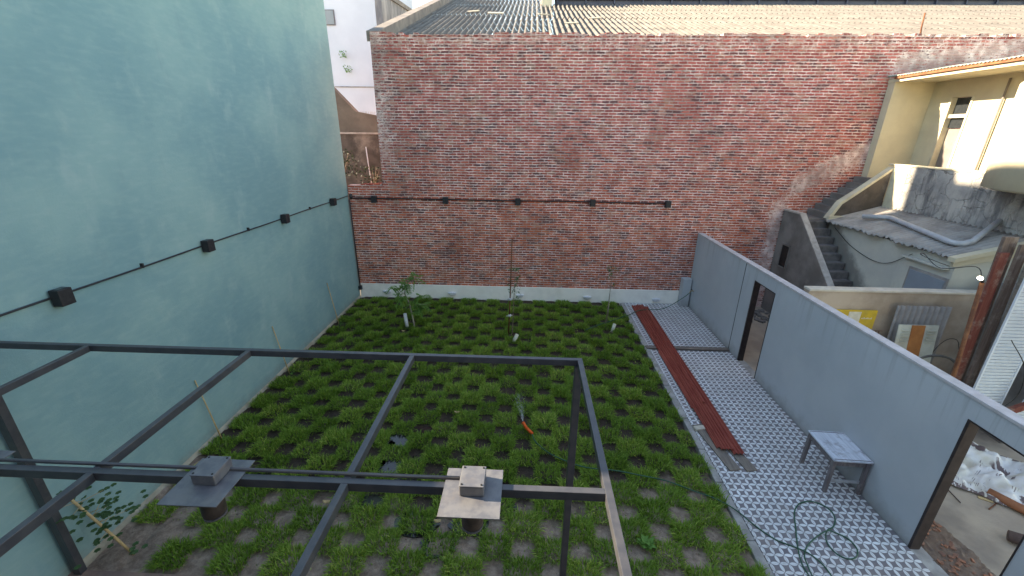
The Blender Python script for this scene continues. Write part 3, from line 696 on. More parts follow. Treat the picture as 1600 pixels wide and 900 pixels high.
# bulkheads on the plinth
nm = ['leftmost white oval bulkhead light on the plinth', 'second oval bulkhead light from the left, right of the leafy sapling', 'middle oval bulkhead light, beside the staked sapling', 'fourth oval bulkhead light from the left on the plinth', 'rightmost oval bulkhead light, above the tiled path']
o0 = None
for k, x in enumerate((-4.4, -2.33, -.20, 1.91, 4.04)):
    z = .22-.012*k
    if o0 is None:
        o0 = thing('bulkhead_light', nm[0], 'lamp', (x, 12.2, z), 'white oval bulkhead lights along the plinth')
        b = MB(); n = 24
        rings = []
        for (s_, dy) in ((1, 0), (1, .035), (.9, .055), (.6, .07), (.25, .075)):
            rings.append([b.bm.verts.new((x+.115*s_*math.cos(2*math.pi*q/n), 12.2-dy, z+.06*s_*math.sin(2*math.pi*q/n))) for q in range(n)])
        for A, B in zip(rings, rings[1:]):
            for q in range(n): f_ = b.bm.faces.new((A[q], A[(q+1) % n], B[(q+1) % n], B[q])); f_.smooth = True
        b.bm.faces.new(rings[-1]); b.bm.faces.new(rings[0][::-1]); b.build('housing', 'whiteplastic', o0)
        b = MB(); b.box(x-.12, 12.10, z+.03, x+.12, 12.198, z+.055, .01); b.build('visor', 'whiteplastic', o0)
    else: dup(o0, (x, 12.2, z), nm[k])

# ================================================================= PLANTS
def sapling_leafy():
    p = thing('sapling', 'leafiest young tree on the lawn, bushy bright green, left of the other two', 'tree', (-3.0, 10.12, 0))
    b = MB(); b.tube(smooth_path([(-3.0, 10.12, -.05), (-3.05, 10.12, .4), (-3.12, 10.13, .75), (-3.22, 10.15, 1.0)]), [.022]*13+[.014]*6, 7)
    b.build('trunk', 'bark', p)
    lv = []; b = MB()
    brs = [((-3.22, 10.15, .95), (-3.0, 10.1, 1.45)), ((-3.22, 10.15, .95), (-3.55, 10.1, 1.2)), ((-3.1, 10.13, .75), (-2.75, 10.1, .95)), ((-3.1, 10.12, .6), (-2.6, 10.0, .75)), ((-3.22, 10.15, 1.0), (-3.2, 10.2, 1.3)), ((-3.0, 10.1, 1.3), (-2.78, 10.05, 1.5)), ((-3.15, 10.1, .9), (-3.4, 10.0, .95)), ((-2.95, 10.1, .75), (-2.8, 10.0, .5))]
    for a_, c_ in brs:
        a_, c_ = Vector(a_), Vector(c_); b.tube([a_, (a_+c_)/2+Vector((0, 0, .04)), c_], [.009, .006, .003], 5)
        for q in range(9):
            s_ = a_.lerp(c_, .35+.65*q/8)+rv(.03)
            d_ = (rv(1)+Vector((0, 0, .1))).normalized()
            for w_ in range(9):   # pinnate leaf
                base_ = s_+d_*(.02+.022*w_)-Vector((0, 0, .0012*w_*w_)); sd = d_.cross(Vector((0, 0, 1))).normalized()
                for sg in (-1, 1):
                    lv.append((base_, (sd*sg+d_*.5)+rv(.15), Vector((0, 0, 1))+rv(.3), .075, .034, .25+.75*random.random()))
    b.build('branches', 'bark', p); foliage('leaves', 'leaf', p, lv)
sapling_leafy()
def sapling(x, y, h, label, leaves, stem='barkbrown', mat='leafdark', lean=(0, 0)):
    p = thing('sapling', label, 'tree', (x, y, 0))
    pts = [(x+lean[0]*t_, y+lean[1]*t_, -.05+h*t_) for t_ in (0, .25, .5, .75, 1)]
    b = MB(); b.tube(smooth_path(pts), [.013-.0004*i for i in range(25)], 6)
    lv = []
    for z, n, r in leaves:
        c = Vector((x+lean[0]*z/h, y+lean[1]*z/h, z))
        for q in range(n):
            d_ = Vector((random.uniform(-1, 1), random.uniform(-1, 1), random.uniform(-.2, .7))).normalized()
            e = c+d_*r*random.uniform(.3, 1); b.tube([c, e], [.003, .002], 4)
            for w_ in range(5): lv.append((e+rv(.03), d_+rv(.8), Vector((0, 0, 1))+rv(.5), random.uniform(.05, .08), .03, random.random()))
    b.build('trunk', stem, p); foliage('leaves', mat, p, lv)
    return p
sapling(-.34, 9.92, 1.85, 'thin sapling in the middle of the lawn, tied to a tall rusty stake', [(1.75, 9, .14), (1.5, 8, .16), (1.25, 9, .2), (.95, 8, .2)], lean=(.05, 0))
sapling(2.22, 10.55, 1.68, 'slender bare sapling with one tuft of leaves, nearest the tiled path', [(1.62, 12, .13), (1.45, 5, .1), (1.15, 2, .08)], lean=(.06, .02))
stk = thing('plant_stake', 'tall rusty stake rising behind the middle sapling, with white ties', 'stake', (-.42, 9.86, 0))
b = MB(); b.tube([(-.44, 9.86, -.05), (-.40, 9.88, 1.2), (-.37, 9.9, 2.58)], .016, 8); b.build('rod', 'rust', stk)
for z in (.98, .52):
    b = MB(); b.ring((-.42+z*.02, 9.87, z), (-.42+z*.02, 9.87, z+.06), .035, .02, 10); b.bar((-.5, 9.85, z+.02), (-.34, 9.85, z+.05), .02, .01); b.build('tie', 'whiteplastic', stk)
tb = thing('plant_stake', 'thin second stake leaning on the slender bare sapling', 'stake', (2.26, 10.7, 0))
b = MB(); b.tube([(2.32, 10.8, -.05), (2.27, 10.62, 1.1)], .009, 6); b.build('rod', 'bark', tb)
for (x, y, z0, h, rx, lab) in ((-3.19, 10.08, .0, .42, -.05, 'tall white plastic tube leaning beside the leafy sapling'), (-.30, 9.42, .02, .2, .1, 'short cream pipe stub standing in front of the staked sapling'), (2.34, 10.2, .02, .2, .06, 'short cream pipe stub beside the slender bare sapling')):
    tag(MB().ring((x, y, z0-.03), (x+rx, y+.03, z0+h), .045, .038, 16).build('plastic_tube', 'tube' if h < .3 else 'whiteplastic'), lab, 'pipe', 'tubes set beside the saplings')
# canes along the teal wall
for (y, z, x1, lab) in ((10.2, 1.22, -5.28, 'bamboo cane furthest along the teal wall'), (7.68, 1.16, -5.28, 'middle bamboo cane leaning on the teal wall'), (5.56, 1.22, -5.28, 'nearest tall bamboo cane leaning on the teal wall')):
    c = thing('bamboo_cane', lab, 'cane', (-5.16, y, 0), 'bamboo canes along the teal wall')
    b = MB(); b.tube([(-5.13, y, -.03), (-5.2, y-.02, z*.5), (x1, y-.03, z)], [.012, .011, .009], 7); b.build('stem', 'cane', c)
    sd = thing('climber_seedling', lab.replace('bamboo cane', 'climber seedling') .replace('leaning on', 'at the foot of')+', tiny leaves at soil level', 'plant', (-5.1, y, 0), 'seedlings at the foot of the canes')
    foliage('leaves', 'leaf', sd, [(Vector((-5.08, y, .06))+rv(.06), rv(1), Vector((0, 0, 1)), .05, .035, random.random()) for _ in range(18)])
vb = thing('climbing_plant', 'round-leaved young climber on a short cane beside the left pergola post', 'plant', (-4.95, 3.45, .05))
b = MB(); b.tube([(-4.82, 3.52, .0), (-5.05, 3.5, .5), (-5.22, 3.46, .95)], .016, 8); lv = []
for k in range(15):
    z = .35+.042*k+random.uniform(-.06, .06); a_ = Vector((-4.82-.42*z, 3.5, z)); e = a_+Vector((random.uniform(-.1, .18), random.uniform(-.22, .22), random.uniform(-.05, .12)))
    b.tube([a_, e], [.004, .002], 4)
    for w_ in range(6):
        d_ = Vector((random.uniform(-1, 1), random.uniform(-1, 1), random.uniform(-.3, .3))).normalized()
        # round leaf as a fan of lobes
        for q in range(6):
            ang = q*math.pi/3; dd_ = Vector((math.cos(ang), math.sin(ang), .1)); lv.append((e+d_*.05*w_, dd_, Vector((0, 0, 1))+rv(.2), .036, .045, .2+.6*random.random()))
for k in range(5):
    e = Vector((-4.72+random.uniform(-.1, .1), 3.45+random.uniform(-.12, .12), .08+random.uniform(0, .08)))
    for q in range(6):
        ang = q*math.pi/3; lv.append((e, Vector((math.cos(ang), math.sin(ang), .1)), Vector((0, 0, 1))+rv(.2), .04, .045, .4+.5*random.random()))
b.build('cane', 'cane', vb); foliage('leaves', 'leafdark', vb, lv)
wd = thing('broadleaf_weed', 'small broad-leaved weed growing in the grass near the bottom right of the lawn', 'plant', (1.62, 3.92, .05))
foliage('leaves', 'leaf', wd, [(Vector((1.62, 3.92, .07))+rv(.03), Vector((math.cos(q), math.sin(q), .35+.4*random.random())), Vector((0, 0, 1)), .11, .06, .3+.5*random.random()) for q in [i*.7 for i in range(22)]])
for (x, y, lab) in ((-2.75, 4.35, 'curled dry leaf on the grass left of centre'), (-1.24, 6.45, 'small dry leaf between tufts below the beam'), (-1.12, 4.12, 'dry leaf at the edge of a puddle'), (-3.2, 9.75, 'pale dry leaf at the foot of the leafy sapling')):
    b = MB()
    b.grid(np.linspace(-1, 1, 5), np.linspace(-1, 1, 4), lambda u, v, x=x, y=y: (x+.05*u, y+.03*v*(1-.6*u*u), .09+.02*u*u-.012*abs(v)))
    tag(b.build('dry_leaf', 'dryleaf', solid=.002), lab, 'leaf', 'dry leaves on the lawn')

# ================================================================= HOSES
tag(MB().tube(smooth_path([(x, y, z) for x, y, z in ((.16, 5.88, .13), (.22, 5.7, .11), (.42, 5.47, .1), (.66, 5.3, .11), (1.0, 5.17, .1), (1.44, 5.12, .11), (1.82, 5.05, .1), (2.18, 4.95, .11), (2.51, 4.8, .1), (2.82, 4.66, .09), (3.03, 4.5, .066), (3.17, 4.27, .063), (3.33, 4.08, .063), (3.5, 3.99, .063), (3.62, 3.9, .08), (3.72, 3.78, .066), (3.74, 3.6, .063), (3.7, 3.3, .063), (3.55, 3.1, .085), (3.44, 3.3, .07), (3.47, 3.6, .063), (3.47, 3.74, .07), (3.51, 3.89, .085), (3.60, 4.07, .063), (3.72, 4.31, .063), (3.83, 4.52, .063), (3.97, 4.66, .063), (4.14, 4.72, .063), (4.27, 4.69, .063), (4.36, 4.58, .063), (4.33, 4.44, .063), (4.22, 4.31, .063), (4.08, 4.23, .075), (3.99, 4.1, .065), (3.98, 3.97, .063), (4.03, 3.88, .063), (4.13, 3.85, .063), (4.24, 3.9, .063), (4.31, 4.01, .063), (4.29, 4.14, .063), (4.18, 4.21, .07), (4.07, 4.215, .096), (3.89, 4.14, .063), (3.7, 4.01, .063), (3.58, 3.88, .063), (3.52, 3.74, .09), (3.5, 3.55, .07), (3.52, 3.3, .09), (3.9, 3.1, .09))], 5), .0085, 8).build('garden_hose', 'hose'), 'green garden hose running from the lawn nozzle and looping over the tiles', 'hose')
tag(MB().tube(smooth_path([(4.9, 11.85, .55), (4.72, 11.8, .42), (4.3, 11.62, .22), (3.95, 11.5, .14), (3.6, 11.4, .165), (3.3, 11.33, .16), (3.05, 11.22, .08), (2.8, 11.0, .1), (2.45, 10.72, .1), (2.0, 10.4, .1), (1.6, 10.05, .1)], 6), .011, 8).build('tap_hose', 'hose'), 'dark green hose hanging from the corner tap across the red sheets', 'hose')
nz = thing('hose_nozzle', 'orange spray nozzle lying on the grass, squirting water', 'nozzle', (.08, 6.0, .13))
b = MB(); b.tube([(.17, 5.87, .13), (.1, 5.95, .14), (.06, 5.99, .15)], [.022, .028, .03], 12); b.build('grip', 'orange', nz)
b = MB(); b.tube([(.06, 5.99, .15), (.02, 6.06, .17), (.0, 6.09, .18)], [.03, .026, .034], 12); b.build('head', 'orange', nz)
b = MB(); b.tube([(.0, 6.09, .18), (-.003, 6.1, .183)], [.036, .034], 12); b.build('nozzle_collar', 'jamb', nz)
b = MB()
for k in range(260):
    t_ = random.random()**1.25; d_ = Vector((-.10+random.gauss(0, .07), .52+random.gauss(0, .05), .22+random.gauss(0, .05)))
    p0 = Vector((0, 6.1, .185))+d_*t_; r_ = .0012+.0012*random.random(); L = .012+.03*random.random()*(1-t_*.5)
    b.tube([p0, p0+d_.normalized()*L], [r_, r_*.4], 3)
sp = b.build('water_spray', 'spray'); struct(sp, 'stuff'); tag(sp, 'fine white water spray leaving the orange nozzle', 'water')

# ================================================================= SHEETS, PLANKS, TABLE
def c_sheet(x0, y0, x1, y1, w, z, label, nrib):
    a_, c_ = Vector((x0, y0, 0)), Vector((x1, y1, 0)); d = (c_-a_).normalized(); sd = Vector((d.y, -d.x, 0)); L = (c_-a_).length
    prof_ = []
    for k in range(nrib*4+1):
        prof_.append((w*(k/(nrib*4)-.5), (0, .02, .02, 0)[k % 4] if k < nrib*4 else 0))
    prof_ = [(-w/2, -.018)] + prof_ + [(w/2, -.018)]
    b = MB(); rows = [a_+d*(L*i/12) for i in range(13)]
    g = [[b.bm.verts.new(p+sd*u+Vector((0, 0, z+v+.004*math.sin(i*.9)))) for u, v in prof_] for i, p in enumerate(rows)]
    for A, B in zip(g, g[1:]):
        for q in range(len(prof_)-1): b.bm.faces.new((A[q], A[q+1], B[q+1], B[q]))
    tag(b.build('roofing_sheet', 'redox', solid=.004), label, 'metal sheet', 'long red roofing sheets stacked on the path')
c_sheet(3.33, 11.82, 3.36, 5.72, .21, .105, 'red ribbed sheet at the bottom left of the stack, nearest the lawn', 4)
c_sheet(3.47, 11.84, 3.40, 5.66, .20, .128, 'red ribbed sheet lying over the leftmost one', 4)
c_sheet(3.60, 11.75, 3.56, 5.58, .18, .112, 'red ribbed sheet at the right of the stack, reaching nearest the table', 3)
c_sheet(3.56, 11.4, 3.47, 6.9, .07, .16, 'narrow red channel lying on top of the sheets', 1)
c_sheet(3.26, 9.0, 3.27, 6.8, .08, .10, 'short red offcut along the left edge of the stack', 1)
def plank(x0, y0, x1, y1, w, z, h, lab, mat='plank'):
    b = MB(); b.bar((x0, y0, z+h/2), (x1, y1, z+h/2), w, h, .004)
    return tag(b.build('plank', mat), lab, 'plank', 'weathered planks on the path')
plank(3.17, 6.35, 3.36, 5.27, .19, .052, .024, 'grey plank under the left side of the red sheets')
plank(3.42, 6.3, 3.62, 5.27, .18, .052, .024, 'grey plank under the right side of the red sheets, nearest the table')
plank(3.07, 6.22, 3.36, 6.28, .10, .052, .045, 'pale wood block between the kerb and the red sheets', 'stone')
plank(3.0, 9.27, 5.0, 9.27, .13, .052, .03, 'long board lying straight across the tiled path', 'plankx')

tbx = thing('work_table', 'small weathered wooden table with whitewashed top against the grey wall', 'table', (4.76, 5.2, .05))
TZ = .66; TM = Matrix.Rotation(R(-2.5), 3, 'Z'); tc = Vector((4.745, 5.21, 0))
def tpt(u, v, z): return tc + TM @ Vector((u, v, 0)) + Vector((0, 0, z))
for k in range(4):
    u0 = -.265+.1325*k
    if k == 0: pass
    b = MB(); b.obox(tpt(u0+.066, 0, TZ-.012), (.130, .655, .024), TM, .003); b.build('top_board', 'tabletop', tbx)
for sy in (-.30, .30):
    b = MB(); b.obox(tpt(0, sy, TZ+.002), (.50, .012, .003), TM); b.build('end_strip', 'tableleg', tbx)
for (u, v) in ((-.23, -.285), (-.23, .285), (.23, -.285), (.23, .285)):
    top = tpt(u, v, TZ-.025); bot = tpt(u*1.02, v*1.03, .05); bot.x = min(bot.x, 4.97)
    b = MB(); b.bar(bot, top, .05, .05, .005, (0, 1, 0)); b.build('leg', 'tableleg', tbx)
for sy in (-.285, .285):
    b = MB(); b.bar(tpt(-.2, sy, TZ-.075), tpt(.2, sy, TZ-.075), .02, .09); b.build('apron', 'tableleg', tbx)
for sx in (-.23, .23):
    b = MB(); b.bar(tpt(sx, -.26, TZ-.075), tpt(sx, .26, TZ-.075), .02, .09); b.build('apron', 'tableleg', tbx)
b = MB(); b.bar(tpt(-.205, -.285, .26), tpt(.205, -.285, .26), .02, .045, .003); b.build('stretcher', 'rail', tbx)

# ================================================================= NEIGHBOUR: STAIRS
st = thing('outdoor_staircase', 'mossy grey concrete outdoor staircase against the brick wall beyond the garden wall', 'stairs', (7.8, 11, 0))
b = MB(); b.prism([(12.2, -.2), (12.2, 3.01), (11.45, 3.03), (8.0, .1), (8.0, -.2)], 0, 7.3, 7.43); b.build('side_wall', 'stair', st)
b = MB(); b.prism([(11.45, 3.03), (8.0, .1), (8.0, .13), (11.45, 3.065), (12.2, 3.05), (12.2, 3.01)], 0, 7.285, 7.445); b.build('side_wall_edge', 'stairedge', st)
n = 17
for k in range(n):
    y0 = 8.05+k*.2; b = MB(); b.box(7.43, y0, -.1, 7.93, 11.45 if k == n-1 else y0+.24, .17*(k+1), .01)
    b.build('step', 'stepdark', st)
b = MB(); b.box(7.43, 11.46, -.1, 7.94, 12.2, 2.92); b.build('landing', 'stair', st)
b = MB(); b.box(7.27, 11.53, 1.45, 7.3, 11.85, 1.5); b.box(7.27, 11.53, 2.1, 7.3, 11.85, 2.15); b.box(7.27, 11.5, 1.45, 7.3, 11.53, 2.15); b.box(7.27, 11.85, 1.45, 7.3, 11.88, 2.15); wn_ = b.build('window', 'stair', st)
b = MB(); b.box(7.285, 11.53, 1.5, 7.298, 11.85, 2.1); b.build('opening', 'screw', wn_)
b = MB(); b.prism([(7.95, 2.93), (8.15, 3.35), (8.45, 3.6), (9.16, 4.22), (9.16, 2.93)], 1, 11.25, 11.37); b.build('upper_parapet', 'tandark', st)
b = MB(); b.prism([(7.95, 2.93), (8.15, 3.35), (8.45, 3.6), (9.16, 4.22), (9.16, 4.29), (8.43, 3.67), (8.1, 3.41), (7.88, 2.97)], 1, 11.22, 11.4); b.build('upper_parapet_edge', 'creamlite', st)
b = MB()
for k in range(7): b.box(7.95+k*.17, 11.38, 2.0, 7.95+(k+1)*.17+.02, 12.2, 2.93+.15*(k+1))
b.build('upper_steps', 'stair', st)

# lean-to
lt = thing('lean_to', 'off-white lean-to shed with ragged grey corrugated roof below the cream parapet', 'building', (8.5, 9.5, 0))
b = MB(); b.prism([(7.72, 0), (11.22, 0), (11.22, 2.88), (7.72, 2.88)], 0, 7.97, 8.1); b.build('side_wall', 'stainwall', lt)
b = MB(); b.prism([(8.1, 0), (9.4, 0), (9.4, 3.15), (8.1, 2.86)], 1, 7.72, 7.86); b.build('front_wall', 'offwhite', lt)
b = MB(); b.prism([(7.72, 1.6), (10.9, 1.6), (11.22, 3.0), (11.22, .0), (7.72, 0.0)], 0, 7.945, 7.968); 
b.bm.free()
fr = MB(); fr.box(7.94, 7.73, .9, 7.97, 8.58, 2.5); fr = fr.build('window', 'tin', lt)
b = MB(); b.box(7.925, 7.77, .95, 7.942, 8.53, 2.45); b.build('pane', 'pane', fr)
b = MB(); b.box(7.86, 7.8, 2.66, 7.97, 8.75, 2.70); b.build('lintel_ledge', 'offwhite', lt)
k_ = .28
def lean(x, y):
    e = .03*math.sin(y*9)+.02*math.sin(y*31)+.12*mnoise.noise((y*2, 0, 3)) if x < 7.86 else 0
    return (x+e, y, 2.93+k_*(x-7.85)+.022*math.cos(2*math.pi*y/.11)*(1) + .01*mnoise.noise((x, y, 0)))
b = MB(); b.grid(np.linspace(7.82, 9.17, 10), np.arange(7.75, 11.24, .0125), lean, smooth=True); b.build('roof', 'tin', lt, solid=.012)
b = MB(); b.prism([(7.80, 2.86), (9.18, 3.22), (9.18, 3.30), (7.80, 2.94)], 1, 7.60, 7.74); b.prism([(7.86, 2.76), (9.18, 3.02), (9.18, 3.2), (7.86, 2.86)], 1, 7.66, 7.72); b.build('fascia', 'cream', lt)
b = MB(); b.box(7.86, 11.14, 2.93, 9.16, 11.24, 3.05); b.build('top_ledge', 'creamlite', lt)
tag(MB().tube([(8.22, 10.55, 3.17), (8.54, 10.22, 3.21), (8.58, 10.15, 3.21), (8.56, 10.08, 3.21), (8.17, 8.2, 3.11), (8.19, 8.08, 3.11), (8.27, 8.03, 3.12), (8.42, 8.03, 3.17), (9.15, 8.4, 3.5)], .052, 12).build('drain_pipe', 'pvc'), 'grey PVC drain pipe bent across the lean-to roof', 'pipe')
tag(MB().tube(smooth_path([(7.9, 10.9, 2.8), (7.94, 10.3, 2.5), (7.94, 9.6, 2.35), (7.94, 9.1, 2.4), (7.93, 8.6, 2.75)], 6), .007, 6).build('cable', 'screw'), 'drooping dark cable on the off-white shed wall', 'cable')

# cream house with gallery
hs = thing('cream_house', 'sunlit cream house with gallery, tin eave and rounded bay at the upper right', 'house', (10.5, 9.5, 0))
b = MB(); b.prism([(9.18, 2.9), (10.2, 2.9), (10.2, 6.36), (9.18, 6.34)], 1, 12.02, 12.24); b.build('end_wall', 'cream', hs)
b = MB(); b.prism([(4, 2.9), (12.02, 2.9), (12.02, 6.42), (4, 6.42), (4, 5.92), (11.47, 5.92), (11.47, 4.2), (10.88, 4.2), (10.88, 5.90), (4, 5.90)], 0, 10.17, 10.36)
b.bm.free()
b = MB(); b.box(10.17, 11.47, 2.9, 10.36, 12.02, 6.3); b.box(10.17, 3.5, 2.9, 10.36, 10.88, 6.3); b.box(10.172, 10.88, 5.91, 10.36, 11.47, 6.3); b.box(10.172, 10.88, 2.9, 10.36, 11.47, 3.4); b.build('gallery_wall', 'cream', hs)
b = MB(); b.box(10.15, 11.41, 3.4, 10.3, 11.469, 5.908); b.box(10.15, 10.882, 3.4, 10.3, 10.93, 5.908); b.box(10.2, 10.93, 5.45, 10.28, 11.41, 5.53); dr = b.build('doorway', 'creamlite', hs)
b = MB(); b.box(10.3, 10.93, 3.4, 10.32, 11.41, 5.2); b.build('shutter', 'gable', dr)
b = MB(); b.box(10.28, 10.93, 5.22, 10.30, 11.41, 5.9); b.build('pane', 'glass_dark', dr)
b = MB(); b.tube([(10.12, 10.2, 3.4), (10.12, 10.2, 6.2)], .02, 8); b.build('bay_edge_line', 'gable', hs)  # thin brown upright added to stand for the edge line of the bay
b = MB(); b.box(9.16, 3.5, 6.30, 10.6, 12.24, 6.38); b.build('eave_slab', 'creamlite', hs)
def et(x, y): return (x, y, 6.44+.13*(x-9.1)+.012*math.cos(2*math.pi*y/.08)+.01*mnoise.noise((y, x, 0)))
b = MB(); b.grid(np.linspace(9.08, 12.5, 6), np.arange(3.5, 12.2, .0133), et); b.build('tin_roof', 'greentin', hs, solid=.012)
b = MB(); b.bar((9.13, 3.5, 6.40), (9.13, 12.0, 6.40), .05, .06); b.build('eave_board', 'rusttin', hs)
b = MB(); b.prism([(4.2, 1.9), (11.22, 1.9), (11.22, 4.33), (4.2, 4.33)], 0, 9.165, 9.31); b.build('gallery_parapet', 'stained', hs)
b = MB(); b.box(9.15, 4.2, 4.331, 9.325, 11.4, 4.37, .01); b.build('parapet_cap', 'creamlite', hs)
b = MB(); b.box(9.155, 10.78, 3.05, 9.164, 11.22, 4.33); b.build('sunlit_strip', 'creamlite', hs)  # pale panel: sun on this parapet end painted as a lighter colour
b = MB(); b.box(9.32, 4.2, 3.2, 10.17, 12.02, 3.35); b.build('gallery_floor', 'stair', hs)
# rounded bay
b = MB(); nn = 48; cxx, cyy, rr_ = 9.55, 7.5, 1.36
rings = []
for (z, s_) in ((4.12, .9), (4.16, 1), (5.90, 1), (5.95, .97)):
    rings.append([b.bm.verts.new((cxx+rr_*s_*math.cos(2*math.pi*q/nn), cyy+rr_*s_*math.sin(2*math.pi*q/nn), z)) for q in range(nn)])
for A, B in zip(rings, rings[1:]):
    for q in range(nn): f_ = b.bm.faces.new((A[q], A[(q+1) % nn], B[(q+1) % nn], B[q])); f_.smooth = True
b.bm.faces.new(rings[-1]); b.bm.faces.new(rings[0][::-1]); by = b.build('rounded_bay', 'cream', hs)
b = MB(); b.tube([(8.42, 7.0, 5.0), (8.28, 6.9, 5.05)], .05, 10); b.build('spout', 'rubberring', by)

# ================================================================= YARD OBJECTS
lw = thing('yard_wall', 'low patched tan yard wall with cream cap across the neighbour yard', 'wall', (6.8, 7.4, 0))
b = MB(); b.box(5.19, 7.35, -.2, 8.6, 7.5, 2.34); b.build('wall_body', 'lowwall', lw)
b = MB(); b.box(5.19, 7.33, 2.341, 8.6, 7.52, 2.38, .006); b.build('cap', 'lowtop', lw)
sg = thing('yellow_panel', 'faded yellow metal panel with pale paper hung on the yard wall', 'panel', (6.1, 7.3, 1.65))
b = MB(); b.box(5.74, 7.30, 1.63, 6.49, 7.33, 2.0, .003); b.build('board', 'yellow', sg)
b = MB(); b.box(5.98, 7.292, 1.70, 6.2, 7.298, 1.97); b.build('paper_sheet', 'paper', sg)
b = MB()
for k in range(9): b.box(6.23+k*.022, 7.296, 1.83, 6.243+k*.022, 7.2995, 1.845+.008*(k % 3))
b.build('lettering', 'paper', sg)
gd = thing('metal_grate', 'dark rusty grate leaning under the yellow panel', 'grate', (6.3, 7.25, 0))
b = MB()
for k in range(14): b.bar((5.85+k*.06, 7.24, .2), (5.85+k*.06, 7.3, 1.6), .008, .008)
for k in range(14): b.bar((5.82, 7.235+.004*k, .3+k*.1), (6.68, 7.235+.004*k, .3+k*.1), .008, .008)
b.build('bars', 'rust', gd)
cs = thing('corrugated_sheet', 'grey corrugated sheet leaning upright on the yard wall', 'metal sheet', (7.2, 7.25, 0))
b = MB(); b.grid(np.arange(6.72, 7.68, .0125), (0, 1, 2.15), lambda x, z: (x, 7.14+.018*math.cos(2*math.pi*(x)/.1)+.07*z/2.15, z)); b.build('sheet', 'corr', cs, solid=.004)
pc = thing('appliance_cover', 'white louvred metal cover with wide orange stripe leaning on the corrugated sheet', 'panel', (7.05, 7.0, 0))
def cov(x0, x1, z0, z1, m, nm_, par, dy=0):
    b = MB(); b.bar(((x0+x1)/2, 6.86-dy, z0), ((x0+x1)/2, 7.02-dy, z1), x1-x0, .018, 0, (0, 1, 0)); return b.build(nm_, m, par)
cov(6.68, 7.37, .7, 1.86, 'panelwhite', 'cover', pc); cov(6.9, 7.13, .7, 1.858, 'panelorange', 'stripe', pc, .012)
for sx in (6.73, 7.18):
    b = MB()
    for k in range(5): b.bar((sx, 6.955+.02*k*.3, 1.55+.055*k), (sx+.14, 6.955+.02*k*.3, 1.55+.055*k), .03, .012)
    b.build('louvre', 'panelwhite', pc)
tag(MB().tube(smooth_path([(6.75, 6.75, 1.05), (6.85, 6.72, 1.28), (7.1, 6.7, 1.42), (7.4, 6.65, 1.40), (7.62, 6.6, 1.15), (7.7, 6.55, .85), (7.72, 6.5, .5)], 6), .022, 8).build('tubing_arc', 'rubberring'), 'dark tubing bent in an arc in front of the orange-striped cover', 'tube')
tag(MB().tube(smooth_path([(7.15, 6.9, .8), (7.5, 7.0, 1.5), (7.75, 7.0, 1.6), (7.85, 6.95, 1.35)], 6), .006, 6).build('wire', 'screw'), 'thin bent wire standing beside the corrugated sheet', 'wire')
rp_ = thing('rusty_pole', 'thin rusty pole carrying a lit white bulb', 'pole', (6.95, 6.0, 0))
b = MB(); b.tube([(6.98, 6.05, 0), (6.85, 6.02, 1.5), (6.66, 6.0, 3.02)], .028, 8); b.build('pole', 'rust', rp_)
lb = thing('light_bulb', 'lit bare bulb clipped on top of the rusty pole', 'lamp', (6.6, 6.0, 3.08))
b = MB(); b.tube([(6.66, 6.0, 3.03), (6.63, 5.99, 3.07)], .02, 8); b.build('socket', 'black', lb)
b = MB(); b.tube([(6.62, 5.99, 3.07), (6.60, 5.985, 3.09), (6.57, 5.98, 3.1), (6.54, 5.97, 3.11)], [.015, .028, .028, .012], 10); b.build('bulb', 'bulb', lb)
tag(MB().tube(smooth_path([(6.64, 6.0, 3.06), (6.7, 6.2, 3.2), (6.6, 6.6, 3.05), (6.55, 6.9, 3.2), (6.8, 7.2, 3.1), (7.4, 7.5, 2.9), (7.9, 7.75, 2.75)], 6), .006, 6).build('bulb_wire', 'black'), 'loose wire strung from the bulb to the shed', 'wire')
for k, (x, y, w_, d_, h, m, lab) in enumerate(((6.90, 6.12, .13, .05, 3.42, 'redpost', 'leftmost upright timber with flaking red paint, in the bundle left of the white slats'), (6.99, 6.2, .20, .05, 3.64, 'oldpost', 'tallest and widest brown weathered timber at the back of the bundle'), (7.07, 6.06, .12, .05, 3.56, 'oldpost', 'peeling brown timber standing between the red timber and the pale batten'), (7.13, 5.97, .05, .05, 3.5, 'plank', 'narrow pale batten at the right of the timber bundle'))):
    tag(MB().bar((x+.19, y, 0), (x+.13, y+.1, h), w_, d_, .004, (0, 1, 0)).build('upright_timber', m), lab, 'timber', 'old timbers standing upright in the yard')
def shutter(x0, x1, y, z0, z1, lab, shear=0, dy=0):
    s_ = thing('slatted_shutter', lab, 'shutter', ((x0+x1)/2, y, z0), 'white slatted shutters stored in the yard')
    b = MB(); n_ = int((z1-z0)/.055)
    for k in range(n_):
        z = z0+k*.055; o_ = shear*(z-z0)
        b.obox(((x0+x1)/2+o_, y+dy*(z-z0), z+.027), (x1-x0, .012, .05), Matrix.Rotation(R(18), 3, 'X'))
    b.build('slats', 'louver', s_)
    for x in (x0, x1):
        b = MB(); b.bar((x, y, z0), (x+shear*(z1-z0), y+dy*(z1-z0), z1), .025, .03, 0, (0, 1, 0)); b.build('side_rail', 'louver', s_)
shutter(7.12, 7.62, 5.9, .55, 3.5, 'tall white slatted shutter standing right of the timbers')
shutter(7.70, 8.4, 5.75, .6, 2.35, 'shorter white slatted shutter at the right edge of the photo', .12)
tag(MB().bar((7.35, 5.75, .85), (8.6, 5.45, 1.95), .07, .09, .004).build('diagonal_beam', 'redpost'), 'dark red beam lying diagonally in front of the slatted shutters', 'beam')
tag(MB().bar((7.5, 5.6, .6), (8.7, 5.3, 1.0), .03, .03, .002).build('iron_bar', 'rust'), 'rusty iron bar below the dark red diagonal beam', 'bar')
